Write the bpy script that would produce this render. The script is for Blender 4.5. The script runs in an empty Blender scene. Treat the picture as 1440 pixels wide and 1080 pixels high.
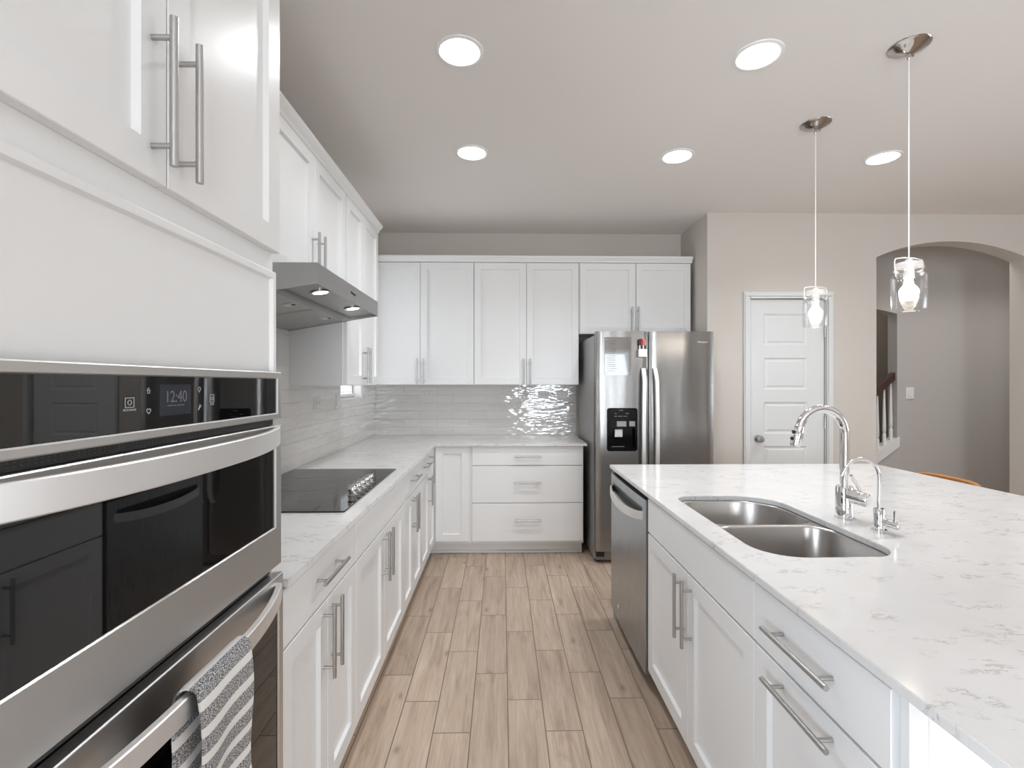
import bpy, bmesh, math, random
from mathutils import Vector, Matrix
from mathutils.geometry import tessellate_polygon
random.seed(7)
PI = math.pi
SC = bpy.context.scene
COL = SC.collection

# ------------------------------------------------------------------ camera, sky, daylight, exposure
CAM_H = 1.40
cam_d = bpy.data.cameras.new('camera')
cam_d.sensor_width = 36.0
cam_d.lens = 690.0 / 1440.0 * 36.0
cam_d.shift_y = -1.0 / 1440.0
cam_d.clip_start = 0.02
cam = bpy.data.objects.new('camera', cam_d)
COL.objects.link(cam)
cam.location = (0, 0, CAM_H)
cam.rotation_euler = (PI / 2, 0, -math.atan(14.0 / 690.0))
SC.camera = cam

world = bpy.data.worlds.new('daylight')
world.use_nodes = True
world.node_tree.nodes['Background'].inputs[0].default_value = (0.92, 0.97, 1.0, 1)
world.node_tree.nodes['Background'].inputs[1].default_value = 1.3
SC.world = world

vs = SC.view_settings
vs.view_transform = 'Standard'
vs.look = 'None'
vs.gamma = 1.0
vs.use_curve_mapping = False
vs.exposure = -0.04
try:
    SC.cycles.use_denoising = True
    SC.cycles.max_bounces = 10
    SC.cycles.diffuse_bounces = 6
    SC.cycles.glossy_bounces = 6
    SC.cycles.transparent_max_bounces = 12
    SC.cycles.caustics_reflective = False
    SC.cycles.caustics_refractive = False
    SC.cycles.sample_clamp_indirect = 6.0
except Exception:
    pass

CAN_POWER = 14.0         # emission of the recessed ceiling lamps' lenses
CAN_WATTS = 6.4         # beam of each recessed ceiling lamp
BULB_POWER = 22.0        # emission of the pendant bulbs


def daylight(name, loc, aim, sx, sy, watts, col=(0.93, 0.975, 1.05), spread=180):  # rectangular area lamp, for the visible window and the added fills
    l = bpy.data.lights.new(name, 'AREA')
    l.shape = 'RECTANGLE'
    l.size = sx
    l.size_y = sy
    l.energy = watts
    l.color = col
    l.spread = math.radians(spread)
    o = bpy.data.objects.new(name, l)
    COL.objects.link(o)
    o.location = loc
    o.rotation_euler = Vector(aim).to_track_quat('-Z', 'Y').to_euler()
    return o


# added fills at unseen windows around the camera; daylight_left belongs to the visible window
# (most fills are tilted up to brighten the ceiling)
daylight('fill_patio', (1.20, -4.45, 1.12), (0, 1, 0.22), 1.3, 2.0, 118, spread=150)
daylight('fill_rear', (2.65, -4.45, 1.45), (0, 1, 0.6), 0.9, 1.6, 6.5, spread=150)
daylight('fill_right', (6.55, 0.4, 1.45), (-1, 0, 0.95), 3.0, 1.6, 48, spread=120)
daylight('fill_side', (-1.50, -1.55, 1.45), (1, 0, 0.1), 1.6, 1.5, 230, (0.88, 0.97, 1.10), 150)
daylight('daylight_left', (-1.52, 3.87, 1.85), (1, 0, 0), 0.56, 1.1, 10)

# ------------------------------------------------------------------ geometry constants (metres)
H = 2.81                       # ceiling
WX = -1.185                    # left wall
WY = 4.62                      # back wall
PY = 4.02                      # pantry wall, kitchen face
RX = 1.695                     # return wall of the fridge alcove
CT = 0.914                     # counter top
CE = -0.529                    # left counter edge
BE = 3.942                     # back counter edge

ORG = {}


# ------------------------------------------------------------------ mesh helpers
class MB:
    def __init__(self, P=None):
        self.bm = bmesh.new()
        self.mi = 0
        self.P = P or (lambda a, b, c: Vector((a, b, c)))

    def v(self, a, b, c):
        return self.bm.verts.new(self.P(a, b, c))

    def face(self, vs):
        try:
            f = self.bm.faces.new(vs)
            f.material_index = self.mi
            return f
        except ValueError:
            return None

    def box(self, a0, a1, b0, b1, c0, c1, bev=0.0, seg=1):
        vs = [self.v(a, b, c) for c in (c0, c1) for b in (b0, b1) for a in (a0, a1)]
        fs = []
        for q in ((0, 1, 3, 2), (4, 5, 7, 6), (0, 1, 5, 4), (2, 3, 7, 6), (0, 2, 6, 4), (1, 3, 7, 5)):
            fs.append(self.face([vs[i] for i in q]))
        if bev > 0:
            es = {e for f in fs if f for e in f.edges}
            bmesh.ops.bevel(self.bm, geom=list(es), offset=bev, segments=seg, profile=0.5, affect='EDGES')
        return self

    def loft(self, loops, cap0=True, cap1=True, closed=True):
        rings = [[self.v(*p) for p in lp] for lp in loops]
        n = len(rings[0])
        for r0, r1 in zip(rings, rings[1:]):
            for i in range(n if closed else n - 1):
                j = (i + 1) % n
                self.face([r0[i], r0[j], r1[j], r1[i]])
        if cap0:
            self.face(rings[0][::-1])
        if cap1:
            self.face(rings[-1])
        return self

    def prism(self, pts, lo, hi, axis='z'):
        def mk(p, h):
            if axis == 'z':
                return (p[0], p[1], h)
            if axis == 'y':
                return (p[0], h, p[1])
            return (h, p[0], p[1])
        a = [self.v(*mk(p, lo)) for p in pts]
        b = [self.v(*mk(p, hi)) for p in pts]
        n = len(pts)
        for i in range(n):
            j = (i + 1) % n
            self.face([a[i], a[j], b[j], b[i]])
        for (i, j, k) in tessellate_polygon([[Vector((p[0], p[1], 0)) for p in pts]]):
            self.face([a[i], a[j], a[k]])
            self.face([b[k], b[j], b[i]])
        return self

    def tube(self, path, r, n=12, caps=True):
        path = [self.P(*p) for p in path]
        rs = r if isinstance(r, (list, tuple)) else [r] * len(path)
        rings = []
        ref = None
        for i, p in enumerate(path):
            if i == 0:
                d = path[1] - path[0]
            elif i == len(path) - 1:
                d = path[-1] - path[-2]
            else:
                d = (path[i + 1] - p).normalized() + (p - path[i - 1]).normalized()
            d.normalize()
            if ref is None:
                ref = Vector((0, 0, 1)) if abs(d.z) < 0.9 else Vector((1, 0, 0))
            u = d.cross(ref)
            if u.length < 1e-6:
                u = d.orthogonal()
            u.normalize()
            w = u.cross(d).normalized()
            ref = w
            rings.append([self.bm.verts.new(p + u * (rs[i] * math.cos(2 * PI * k / n)) + w * (rs[i] * math.sin(2 * PI * k / n))) for k in range(n)])
        for r0, r1 in zip(rings, rings[1:]):
            for k in range(n):
                j = (k + 1) % n
                self.face([r0[k], r0[j], r1[j], r1[k]])
        if caps:
            self.face(rings[0][::-1])
            self.face(rings[-1])
        return self

    def cyl(self, p0, p1, r, n=20):
        return self.tube([p0, p1], r, n)

    def lathe(self, prof, c, axis='z', n=32, closed=False):
        """prof: (radius, height) pairs turned about an axis through c"""
        rings = []
        for (r, h) in prof:
            if r < 1e-6:
                q = (c[0], c[1], c[2] + h) if axis == 'z' else ((c[0] + h, c[1], c[2]) if axis == 'x' else (c[0], c[1] + h, c[2]))
                rings.append([self.v(*q)])
                continue
            ring = []
            for k in range(n):
                a = 2 * PI * k / n
                x, y = r * math.cos(a), r * math.sin(a)
                if axis == 'z':
                    q = (c[0] + x, c[1] + y, c[2] + h)
                elif axis == 'x':
                    q = (c[0] + h, c[1] + x, c[2] + y)
                else:
                    q = (c[0] + x, c[1] + h, c[2] + y)
                ring.append(self.v(*q))
            rings.append(ring)
        seq = list(zip(rings, rings[1:]))
        if closed:
            seq.append((rings[-1], rings[0]))
        for r0, r1 in seq:
            for k in range(n):
                j = (k + 1) % n
                if len(r0) == 1 and len(r1) == 1:
                    break
                if len(r0) == 1:
                    self.face([r0[0], r1[k], r1[j]])
                elif len(r1) == 1:
                    self.face([r0[k], r0[j], r1[0]])
                else:
                    self.face([r0[k], r0[j], r1[j], r1[k]])
        return self

    def add_mesh(self, me, M):
        tmp = bmesh.new()
        tmp.from_mesh(me)
        m = {}
        for vv in tmp.verts:
            m[vv.index] = self.bm.verts.new(M(vv.co))
        for f in tmp.faces:
            self.face([m[x.index] for x in f.verts])
        tmp.free()
        return self

    def build(self, name, mat, parent=None, loc=None, smooth=35, normals=True):
        org = Vector(ORG[parent.name]) if parent else Vector(loc or (0, 0, 0))
        if normals:
            bmesh.ops.recalc_face_normals(self.bm, faces=self.bm.faces)
        for vv in self.bm.verts:
            vv.co -= org
        me = bpy.data.meshes.new(name)
        self.bm.to_mesh(me)
        self.bm.free()
        if smooth:
            me.polygons.foreach_set('use_smooth', [True] * len(me.polygons))
            me.set_sharp_from_angle(angle=math.radians(smooth))
        for m in (mat if isinstance(mat, (list, tuple)) else [mat]):
            me.materials.append(m)
        o = bpy.data.objects.new(name, me)
        COL.objects.link(o)
        if parent:
            o.parent = parent
        else:
            o.location = org
        ORG[o.name] = tuple(org)
        return o


def tag(o, label=None, cat=None, group=None, kind=None):
    if label:
        o['label'] = label
    if cat:
        o['category'] = cat
    if group:
        o['group'] = group
    if kind:
        o['kind'] = kind
    return o


def thing(name, label, cat, loc, group=None, kind=None):
    o = bpy.data.objects.new(name, None)
    o.empty_display_size = 0.05
    COL.objects.link(o)
    o.location = loc
    ORG[o.name] = tuple(loc)
    return tag(o, label, cat, group, kind)


def struct(o, label, cat):
    return tag(o, label, cat, None, 'structure')


def copy_tree(o, delta, label):
    def rec(a, par):
        c = a.copy()
        COL.objects.link(c)
        if par:
            c.parent = par
        for ch in KIDS.get(a.name, []):
            rec(ch, c)
        return c
    KIDS = {}
    for x in COL.objects:
        if x.parent:
            KIDS.setdefault(x.parent.name, []).append(x)
    c = rec(o, None)
    c.location = Vector(o.location) + Vector(delta)
    c['label'] = label
    return c


def text_mesh(s, size, extrude=0.0004):
    cu = bpy.data.curves.new('lettering', 'FONT')
    cu.body = s
    cu.size = size
    cu.extrude = extrude
    cu.align_x = 'CENTER'
    cu.align_y = 'CENTER'
    o = bpy.data.objects.new('lettering', cu)
    COL.objects.link(o)
    dg = bpy.context.evaluated_depsgraph_get()
    me = bpy.data.meshes.new_from_object(o.evaluated_get(dg))
    bpy.data.objects.remove(o)
    bpy.data.curves.remove(cu)
    return me


# ------------------------------------------------------------------ materials
def principled(name, col, rough=0.5, metal=0.0, **kw):
    m = bpy.data.materials.new(name)
    m.use_nodes = True
    b = m.node_tree.nodes['Principled BSDF']
    b.inputs['Base Color'].default_value = (*col, 1)
    b.inputs['Roughness'].default_value = rough
    b.inputs['Metallic'].default_value = metal
    for k, v in kw.items():
        b.inputs[k].default_value = v
    return m


def nodes(m):
    return m.node_tree.nodes, m.node_tree.links, m.node_tree.nodes['Principled BSDF']


def coords(m, scale=(1, 1, 1), loc=(0, 0, 0)):
    N, L, b = nodes(m)
    geo = N.new('ShaderNodeNewGeometry')
    mp = N.new('ShaderNodeMapping')
    mp.inputs['Scale'].default_value = scale
    mp.inputs['Location'].default_value = loc
    L.new(geo.outputs['Position'], mp.inputs['Vector'])
    return mp.outputs[0]


def add_bump(m, scale, strength, dist=0.001, detail=3, noise=1.0):
    N, L, b = nodes(m)
    n = N.new('ShaderNodeTexNoise')
    n.inputs['Scale'].default_value = noise
    n.inputs['Detail'].default_value = detail
    L.new(coords(m, scale), n.inputs['Vector'])
    bp = N.new('ShaderNodeBump')
    bp.inputs['Strength'].default_value = strength
    bp.inputs['Distance'].default_value = dist
    L.new(n.outputs['Fac'], bp.inputs['Height'])
    L.new(bp.outputs[0], b.inputs['Normal'])
    return n, bp


def emissive(name, col, strength):
    m = principled(name, (0.9, 0.9, 0.9), 0.4)
    b = m.node_tree.nodes['Principled BSDF']
    b.inputs['Emission Color'].default_value = (*col, 1)
    b.inputs['Emission Strength'].default_value = strength
    return m


def brushed(name, col, rough, scale, strength=0.06, wave=None):
    m = principled(name, col, rough, 1.0)
    N, L, b = nodes(m)
    n = N.new('ShaderNodeTexNoise')
    n.inputs['Scale'].default_value = 1.0
    n.inputs['Detail'].default_value = 2
    L.new(coords(m, scale), n.inputs['Vector'])
    mr = N.new('ShaderNodeMapRange')
    mr.inputs['To Min'].default_value = rough * 0.8
    mr.inputs['To Max'].default_value = rough * 1.25
    L.new(n.outputs['Fac'], mr.inputs['Value'])
    L.new(mr.outputs[0], b.inputs['Roughness'])
    bp = N.new('ShaderNodeBump')
    bp.inputs['Strength'].default_value = strength
    bp.inputs['Distance'].default_value = 0.0004
    L.new(n.outputs['Fac'], bp.inputs['Height'])
    last = bp
    if wave:
        n2 = N.new('ShaderNodeTexNoise')
        n2.inputs['Scale'].default_value = 1.0
        n2.inputs['Detail'].default_value = 1
        L.new(coords(m, wave[0], (3.1, 0.4, 1.7)), n2.inputs['Vector'])
        b2 = N.new('ShaderNodeBump')
        b2.inputs['Strength'].default_value = wave[1]
        b2.inputs['Distance'].default_value = wave[2]
        L.new(n2.outputs['Fac'], b2.inputs['Height'])
        L.new(bp.outputs[0], b2.inputs['Normal'])
        last = b2
    L.new(last.outputs[0], b.inputs['Normal'])
    return m


M = {}
M['cab'] = principled('cabinet_white', (0.785, 0.79, 0.79), 0.30)
add_bump(M['cab'], (60, 60, 60), 0.03, 0.0006)
M['trimw'] = principled('trim_white', (0.76, 0.76, 0.745), 0.38)
M['door'] = principled('door_white', (0.71, 0.725, 0.72), 0.40)
M['wall'] = principled('wall_greige', (0.605, 0.565, 0.515), 0.75)
add_bump(M['wall'], (120, 120, 120), 0.10, 0.001)
M['ceil'] = principled('ceiling_paint', (0.78, 0.745, 0.715), 0.85)
add_bump(M['ceil'], (90, 90, 90), 0.12, 0.0015)
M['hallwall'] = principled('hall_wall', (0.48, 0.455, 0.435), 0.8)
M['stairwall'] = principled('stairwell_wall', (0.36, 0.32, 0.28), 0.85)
M['dark'] = principled('near_black', (0.012, 0.011, 0.011), 0.6)  # plain near-black for appliance bodies and latch slots
M['blackgloss'] = principled('black_glass', (0.004, 0.004, 0.0045), 0.02, 0.0, IOR=1.65)
M['cooktop'] = principled('cooktop_glass', (0.010, 0.009, 0.009), 0.05, 0.0, IOR=1.5)
M['dispblack'] = principled('dispenser_black', (0.004, 0.004, 0.004), 0.12, 0.0, IOR=1.25)
M['blackplastic'] = principled('black_plastic', (0.012, 0.012, 0.012), 0.3)
M['steel'] = brushed('stainless_steel', (0.64, 0.63, 0.62), 0.36, (8, 8, 600), 0.05)
M['steelh'] = brushed('stainless_handle', (0.86, 0.85, 0.84), 0.42, (6, 6, 500), 0.04)
M['steelfr'] = brushed('stainless_refrigerator', (0.345, 0.34, 0.335), 0.23, (5, 5, 900), 0.22, ((7.0, 7.0, 0.7), 0.50, 0.014))
M['steelfrb'] = principled('refrigerator_side_grey', (0.30, 0.30, 0.295), 0.35, 0.2)
M['steeldw'] = brushed('stainless_dishwasher', (0.41, 0.435, 0.46), 0.28, (8, 500, 8), 0.04)
M['hood'] = brushed('stainless_hood', (0.40, 0.40, 0.395), 0.40, (6, 500, 6), 0.04)
M['hoodu'] = brushed('hood_filter_steel', (0.52, 0.51, 0.495), 0.45, (300, 8, 8), 0.05)
M['nickel'] = brushed('brushed_nickel', (0.47, 0.465, 0.455), 0.32, (300, 300, 300), 0.02)
M['nickelp'] = principled('polished_nickel', (0.50, 0.475, 0.45), 0.14, 1.0)
M['lid'] = principled('milky_lid', (0.80, 0.79, 0.77), 0.2, 0.25)
M['bail'] = principled('polished_wire', (0.85, 0.84, 0.82), 0.30, 0.6)
M['chrome'] = principled('chrome', (0.82, 0.82, 0.83), 0.045, 1.0)
M['sink'] = brushed('sink_steel', (0.45, 0.43, 0.41), 0.30, (10, 300, 10), 0.05)
M['dull'] = principled('grey_plastic', (0.32, 0.315, 0.31), 0.45)
M['outlet'] = principled('outlet_plate', (0.66, 0.64, 0.62), 0.35)
M['slot'] = principled('outlet_slots', (0.12, 0.115, 0.11), 0.5)
M['ventslot'] = principled('vent_slots', (0.045, 0.045, 0.045), 0.5)
M['white'] = principled('white_plastic', (0.82, 0.82, 0.81), 0.35)
M['wood'] = principled('honey_oak', (0.42, 0.19, 0.06), 0.45)
M['rail'] = principled('dark_walnut_rail', (0.055, 0.026, 0.02), 0.4)
M['lens'] = emissive('lamp_lens', (1.0, 0.955, 0.90), CAN_POWER)
M['hoodlens'] = emissive('hood_lamp', (1.0, 0.93, 0.84), 9.0)
M['bulb'] = emissive('pendant_bulb', (1.0, 0.90, 0.76), BULB_POWER)
M['disp'] = principled('oven_display', (0.02, 0.022, 0.028), 0.05)
M['disp'].node_tree.nodes['Principled BSDF'].inputs['Emission Color'].default_value = (0.55, 0.62, 0.8, 1)
M['disp'].node_tree.nodes['Principled BSDF'].inputs['Emission Strength'].default_value = 0.02
M['digits'] = principled('oven_digits', (0.13, 0.135, 0.15), 0.4)
M['icon'] = principled('oven_icons', (0.42, 0.42, 0.41), 0.4)
M['fabricglow'] = M['white']
M['logo'] = principled('badge_silver', (0.80, 0.80, 0.79), 0.35, 0.2)
M['red'] = principled('marker_red', (0.45, 0.02, 0.05), 0.35)
M['pink'] = principled('marker_pink', (0.75, 0.12, 0.30), 0.35)
M['orange'] = principled('marker_orange', (0.75, 0.33, 0.08), 0.35)
M['ink'] = principled('grey_ink', (0.20, 0.19, 0.19), 0.5)


def thin_glass(name, tint=(1, 1, 1), base=0.05, edge=0.75, rough=0.0, opac=0.0):
    m = bpy.data.materials.new(name)
    m.use_nodes = True
    N, L = m.node_tree.nodes, m.node_tree.links
    N.remove(N['Principled BSDF'])
    out = N['Material Output']
    tr = N.new('ShaderNodeBsdfTransparent')
    tr.inputs[0].default_value = (*tint, 1)
    gl = N.new('ShaderNodeBsdfGlossy')
    gl.inputs['Roughness'].default_value = rough
    gl.inputs['Color'].default_value = (0.95, 0.95, 0.95, 1)
    lw = N.new('ShaderNodeLayerWeight')
    lw.inputs['Blend'].default_value = 0.35
    mr = N.new('ShaderNodeMapRange')
    mr.inputs['To Min'].default_value = base
    mr.inputs['To Max'].default_value = edge
    L.new(lw.outputs['Facing'], mr.inputs['Value'])
    mx = N.new('ShaderNodeMixShader')
    L.new(mr.outputs[0], mx.inputs[0])
    L.new(tr.outputs[0], mx.inputs[1])
    L.new(gl.outputs[0], mx.inputs[2])
    L.new(mx.outputs[0], out.inputs[0])
    return m


M['glass'] = thin_glass('clear_glass', (0.985, 0.985, 0.985), 0.006, 0.34)
M['pane'] = thin_glass('window_glass', (0.97, 0.98, 0.98), 0.04, 0.5)
M['acrylic'] = thin_glass('clear_acrylic', (0.80, 0.80, 0.80), 0.26, 0.6, 0.03)


def math_node(N, L, op, a, b=None, c=None):
    n = N.new('ShaderNodeMath')
    n.operation = op
    for i, x in enumerate((a, b, c)):
        if x is None:
            continue
        if isinstance(x, (int, float)):
            n.inputs[i].default_value = x
        else:
            L.new(x, n.inputs[i])
    return n.outputs[0]


def ramp(N, L, fac, stops):
    r = N.new('ShaderNodeValToRGB')
    el = r.color_ramp.elements
    while len(el) > 1:
        el.remove(el[-1])
    el[0].position, el[0].color = stops[0][0], (*stops[0][1], 1)
    for p, c in stops[1:]:
        e = el.new(p)
        e.color = (*c, 1)
    L.new(fac, r.inputs[0])
    return r.outputs[0]


def mix_col(N, L, fac, a, b, mode='MIX'):
    n = N.new('ShaderNodeMix')
    n.data_type = 'RGBA'
    n.blend_type = mode
    for i, x in ((0, fac), (6, a), (7, b)):
        if isinstance(x, (int, float)):
            n.inputs[i].default_value = x
        elif isinstance(x, tuple):
            n.inputs[i].default_value = (*x, 1)
        else:
            L.new(x, n.inputs[i])
    return n.outputs[2]


def make_floor_mat():
    m = principled('wood_look_tile', (0.4, 0.3, 0.22), 0.42)
    N, L, b = nodes(m)
    geo = N.new('ShaderNodeNewGeometry')
    sp = N.new('ShaderNodeSeparateXYZ')
    L.new(geo.outputs['Position'], sp.inputs[0])
    W, LEN = 0.1508, 0.597
    rx = math_node(N, L, 'DIVIDE', math_node(N, L, 'SUBTRACT', sp.outputs[0], 0.0246), W)
    row = math_node(N, L, 'FLOOR', rx)
    fx = math_node(N, L, 'FRACT', rx)
    uy = math_node(N, L, 'DIVIDE', math_node(N, L, 'ADD', math_node(N, L, 'SUBTRACT', sp.outputs[1], 2.767), math_node(N, L, 'MULTIPLY', row, 0.198)), LEN)
    cy = math_node(N, L, 'FLOOR', uy)
    fy = math_node(N, L, 'FRACT', uy)
    # distance to the nearest joint, in metres
    ex = math_node(N, L, 'MULTIPLY', math_node(N, L, 'MINIMUM', fx, math_node(N, L, 'SUBTRACT', 1.0, fx)), W)
    ey = math_node(N, L, 'MULTIPLY', math_node(N, L, 'MINIMUM', fy, math_node(N, L, 'SUBTRACT', 1.0, fy)), LEN)
    d = math_node(N, L, 'MINIMUM', ex, ey)
    joint = N.new('ShaderNodeMapRange')
    joint.inputs['From Min'].default_value = 0.0015
    joint.inputs['From Max'].default_value = 0.0030
    L.new(d, joint.inputs['Value'])
    cell = N.new('ShaderNodeCombineXYZ')
    L.new(row, cell.inputs[0])
    L.new(cy, cell.inputs[1])
    wn = N.new('ShaderNodeTexWhiteNoise')
    wn.noise_dimensions = '3D'
    L.new(cell.outputs[0], wn.inputs['Vector'])
    off = N.new('ShaderNodeVectorMath')
    off.operation = 'SCALE'
    L.new(wn.outputs['Color'], off.inputs[0])
    off.inputs['Scale'].default_value = 37.0
    pos = N.new('ShaderNodeVectorMath')
    pos.operation = 'ADD'
    L.new(geo.outputs['Position'], pos.inputs[0])
    L.new(off.outputs[0], pos.inputs[1])

    def grain(scale, detail, rough=0.6, dist=0.0):
        mp = N.new('ShaderNodeMapping')
        mp.inputs['Scale'].default_value = scale
        L.new(pos.outputs[0], mp.inputs['Vector'])
        n = N.new('ShaderNodeTexNoise')
        n.inputs['Scale'].default_value = 1.0
        n.inputs['Detail'].default_value = detail
        n.inputs['Roughness'].default_value = rough
        n.inputs['Distortion'].default_value = dist
        L.new(mp.outputs[0], n.inputs['Vector'])
        return n.outputs['Fac']
    g1 = grain((26, 2.2, 1), 5, 0.62, 0.5)
    g2 = grain((150, 6, 1), 3)
    g3 = grain((9, 5, 1), 4, 0.55, 0.8)
    c1 = ramp(N, L, g1, [(0.26, (0.290, 0.212, 0.155)), (0.44, (0.455, 0.350, 0.265)), (0.70, (0.590, 0.475, 0.375))])
    c2 = mix_col(N, L, math_node(N, L, 'MULTIPLY', ramp(N, L, g2, [(0.35, (0, 0, 0)), (0.7, (1, 1, 1))]), 0.34), c1, (0.29, 0.21, 0.152))
    c3 = mix_col(N, L, math_node(N, L, 'MULTIPLY', ramp(N, L, g3, [(0.62, (0, 0, 0)), (0.75, (1, 1, 1))]), 0.42), c2, (0.26, 0.205, 0.165))
    # small knots
    kmp = N.new('ShaderNodeMapping')
    kmp.inputs['Scale'].default_value = (7.5, 3.2, 1)
    L.new(pos.outputs[0], kmp.inputs['Vector'])
    vor = N.new('ShaderNodeTexVoronoi')
    vor.voronoi_dimensions = '2D'
    vor.inputs['Scale'].default_value = 1.0
    L.new(kmp.outputs[0], vor.inputs['Vector'])
    vsp = N.new('ShaderNodeSeparateColor')
    L.new(vor.outputs['Color'], vsp.inputs[0])
    kd = ramp(N, L, vor.outputs['Distance'], [(0.03, (1, 1, 1)), (0.085, (0.35, 0.35, 0.35)), (0.16, (0, 0, 0))])
    kf = math_node(N, L, 'MULTIPLY', kd, math_node(N, L, 'GREATER_THAN', vsp.outputs[0], 0.72))
    c3 = mix_col(N, L, math_node(N, L, 'MULTIPLY', kf, 0.6), c3, (0.17, 0.125, 0.095))
    tone = N.new('ShaderNodeMapRange')
    tone.inputs['To Min'].default_value = 0.90
    tone.inputs['To Max'].default_value = 1.08
    L.new(wn.outputs['Value'], tone.inputs['Value'])
    vm = N.new('ShaderNodeVectorMath')
    vm.operation = 'SCALE'
    L.new(c3, vm.inputs[0])
    L.new(tone.outputs[0], vm.inputs['Scale'])
    fin = mix_col(N, L, joint.outputs[0], (0.175, 0.125, 0.09), vm.outputs[0])
    L.new(fin, b.inputs['Base Color'])
    bp = N.new('ShaderNodeBump')
    bp.inputs['Strength'].default_value = 0.25
    bp.inputs['Distance'].default_value = 0.002
    L.new(math_node(N, L, 'ADD', joint.outputs[0], math_node(N, L, 'MULTIPLY', g2, 0.15)), bp.inputs['Height'])
    L.new(bp.outputs[0], b.inputs['Normal'])
    return m


def make_quartz():
    m = principled('white_quartz', (0.78, 0.765, 0.745), 0.13, 0.0, IOR=1.5)
    N, L, b = nodes(m)
    n0 = N.new('ShaderNodeTexNoise')
    n0.inputs['Scale'].default_value = 1.0
    n0.inputs['Detail'].default_value = 4
    n0.inputs['Roughness'].default_value = 0.62
    n0.inputs['Distortion'].default_value = 0.5
    L.new(coords(m, (24, 50, 24)), n0.inputs['Vector'])
    n1 = N.new('ShaderNodeTexNoise')
    n1.inputs['Scale'].default_value = 1.0
    n1.inputs['Detail'].default_value = 3
    L.new(coords(m, (8, 15, 8), (2.3, 7.1, 0)), n1.inputs['Vector'])
    # short broken hairline veins where the first noise crosses its middle, inside patches of the second
    band = math_node(N, L, 'ABSOLUTE', math_node(N, L, 'SUBTRACT', n0.outputs['Fac'], 0.57))
    line = ramp(N, L, band, [(0.0, (1, 1, 1)), (0.02, (0.6, 0.6, 0.6)), (0.05, (0, 0, 0))])
    patch = ramp(N, L, n1.outputs['Fac'], [(0.52, (0, 0, 0)), (0.62, (1, 1, 1))])
    f = math_node(N, L, 'MULTIPLY', math_node(N, L, 'MULTIPLY', line, patch), 0.62)
    n2 = N.new('ShaderNodeTexNoise')
    n2.inputs['Scale'].default_value = 1.0
    n2.inputs['Detail'].default_value = 5
    L.new(coords(m, (6, 6, 6)), n2.inputs['Vector'])
    base = ramp(N, L, n2.outputs['Fac'], [(0.3, (0.665, 0.655, 0.645)), (0.7, (0.72, 0.71, 0.70))])
    L.new(mix_col(N, L, f, base, (0.33, 0.32, 0.31)), b.inputs['Base Color'])
    return m


def make_tile(along):
    """glossy hand-made subway tile; along = 'x' or 'y' is the wall's run"""
    m = principled('subway_tile_' + along, (0.66, 0.64, 0.62), 0.05, 0.0, IOR=1.65)
    N, L, b = nodes(m)
    geo = N.new('ShaderNodeNewGeometry')
    sp = N.new('ShaderNodeSeparateXYZ')
    L.new(geo.outputs['Position'], sp.inputs[0])
    cb = N.new('ShaderNodeCombineXYZ')
    L.new(sp.outputs[0 if along == 'x' else 1], cb.inputs[0])
    L.new(math_node(N, L, 'SUBTRACT', sp.outputs[2], CT), cb.inputs[1])
    br = N.new('ShaderNodeTexBrick')
    br.offset = 0.5
    br.inputs['Scale'].default_value = 1.0
    br.inputs['Brick Width'].default_value = 0.305
    br.inputs['Row Height'].default_value = 0.0752
    br.inputs['Mortar Size'].default_value = 0.0017
    br.inputs['Mortar Smooth'].default_value = 0.1
    br.inputs['Bias'].default_value = 0.0
    br.inputs['Color1'].default_value = (0, 0, 0, 1)
    br.inputs['Color2'].default_value = (1, 1, 1, 1)
    L.new(cb.outputs[0], br.inputs['Vector'])
    tone = mix_col(N, L, br.outputs['Color'], (0.655, 0.64, 0.62), (0.70, 0.685, 0.665))
    L.new(mix_col(N, L, br.outputs['Fac'], tone, (0.53, 0.515, 0.495)), b.inputs['Base Color'])
    rg = N.new('ShaderNodeMapRange')
    rg.inputs['To Min'].default_value = 0.04
    rg.inputs['To Max'].default_value = 0.6
    L.new(br.outputs['Fac'], rg.inputs['Value'])
    L.new(rg.outputs[0], b.inputs['Roughness'])
    n = N.new('ShaderNodeTexNoise')
    n.inputs['Scale'].default_value = 1.0
    n.inputs['Detail'].default_value = 1.5
    off = N.new('ShaderNodeVectorMath')
    off.operation = 'SCALE'
    L.new(br.outputs['Color'], off.inputs[0])
    off.inputs['Scale'].default_value = 23.0
    ad = N.new('ShaderNodeVectorMath')
    ad.operation = 'ADD'
    L.new(cb.outputs[0], ad.inputs[0])
    L.new(off.outputs[0], ad.inputs[1])
    mp = N.new('ShaderNodeMapping')
    mp.inputs['Scale'].default_value = (8, 27, 1)
    L.new(ad.outputs[0], mp.inputs['Vector'])
    L.new(mp.outputs[0], n.inputs['Vector'])
    bp = N.new('ShaderNodeBump')
    bp.inputs['Strength'].default_value = 0.7
    bp.inputs['Distance'].default_value = 0.009 if along == 'x' else 0.004
    L.new(n.outputs['Fac'], bp.inputs['Height'])
    bp2 = N.new('ShaderNodeBump')
    bp2.invert = True
    bp2.inputs['Strength'].default_value = 0.5
    bp2.inputs['Distance'].default_value = 0.0015
    L.new(br.outputs['Fac'], bp2.inputs['Height'])
    L.new(bp.outputs[0], bp2.inputs['Normal'])
    L.new(bp2.outputs[0], b.inputs['Normal'])
    return m


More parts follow.
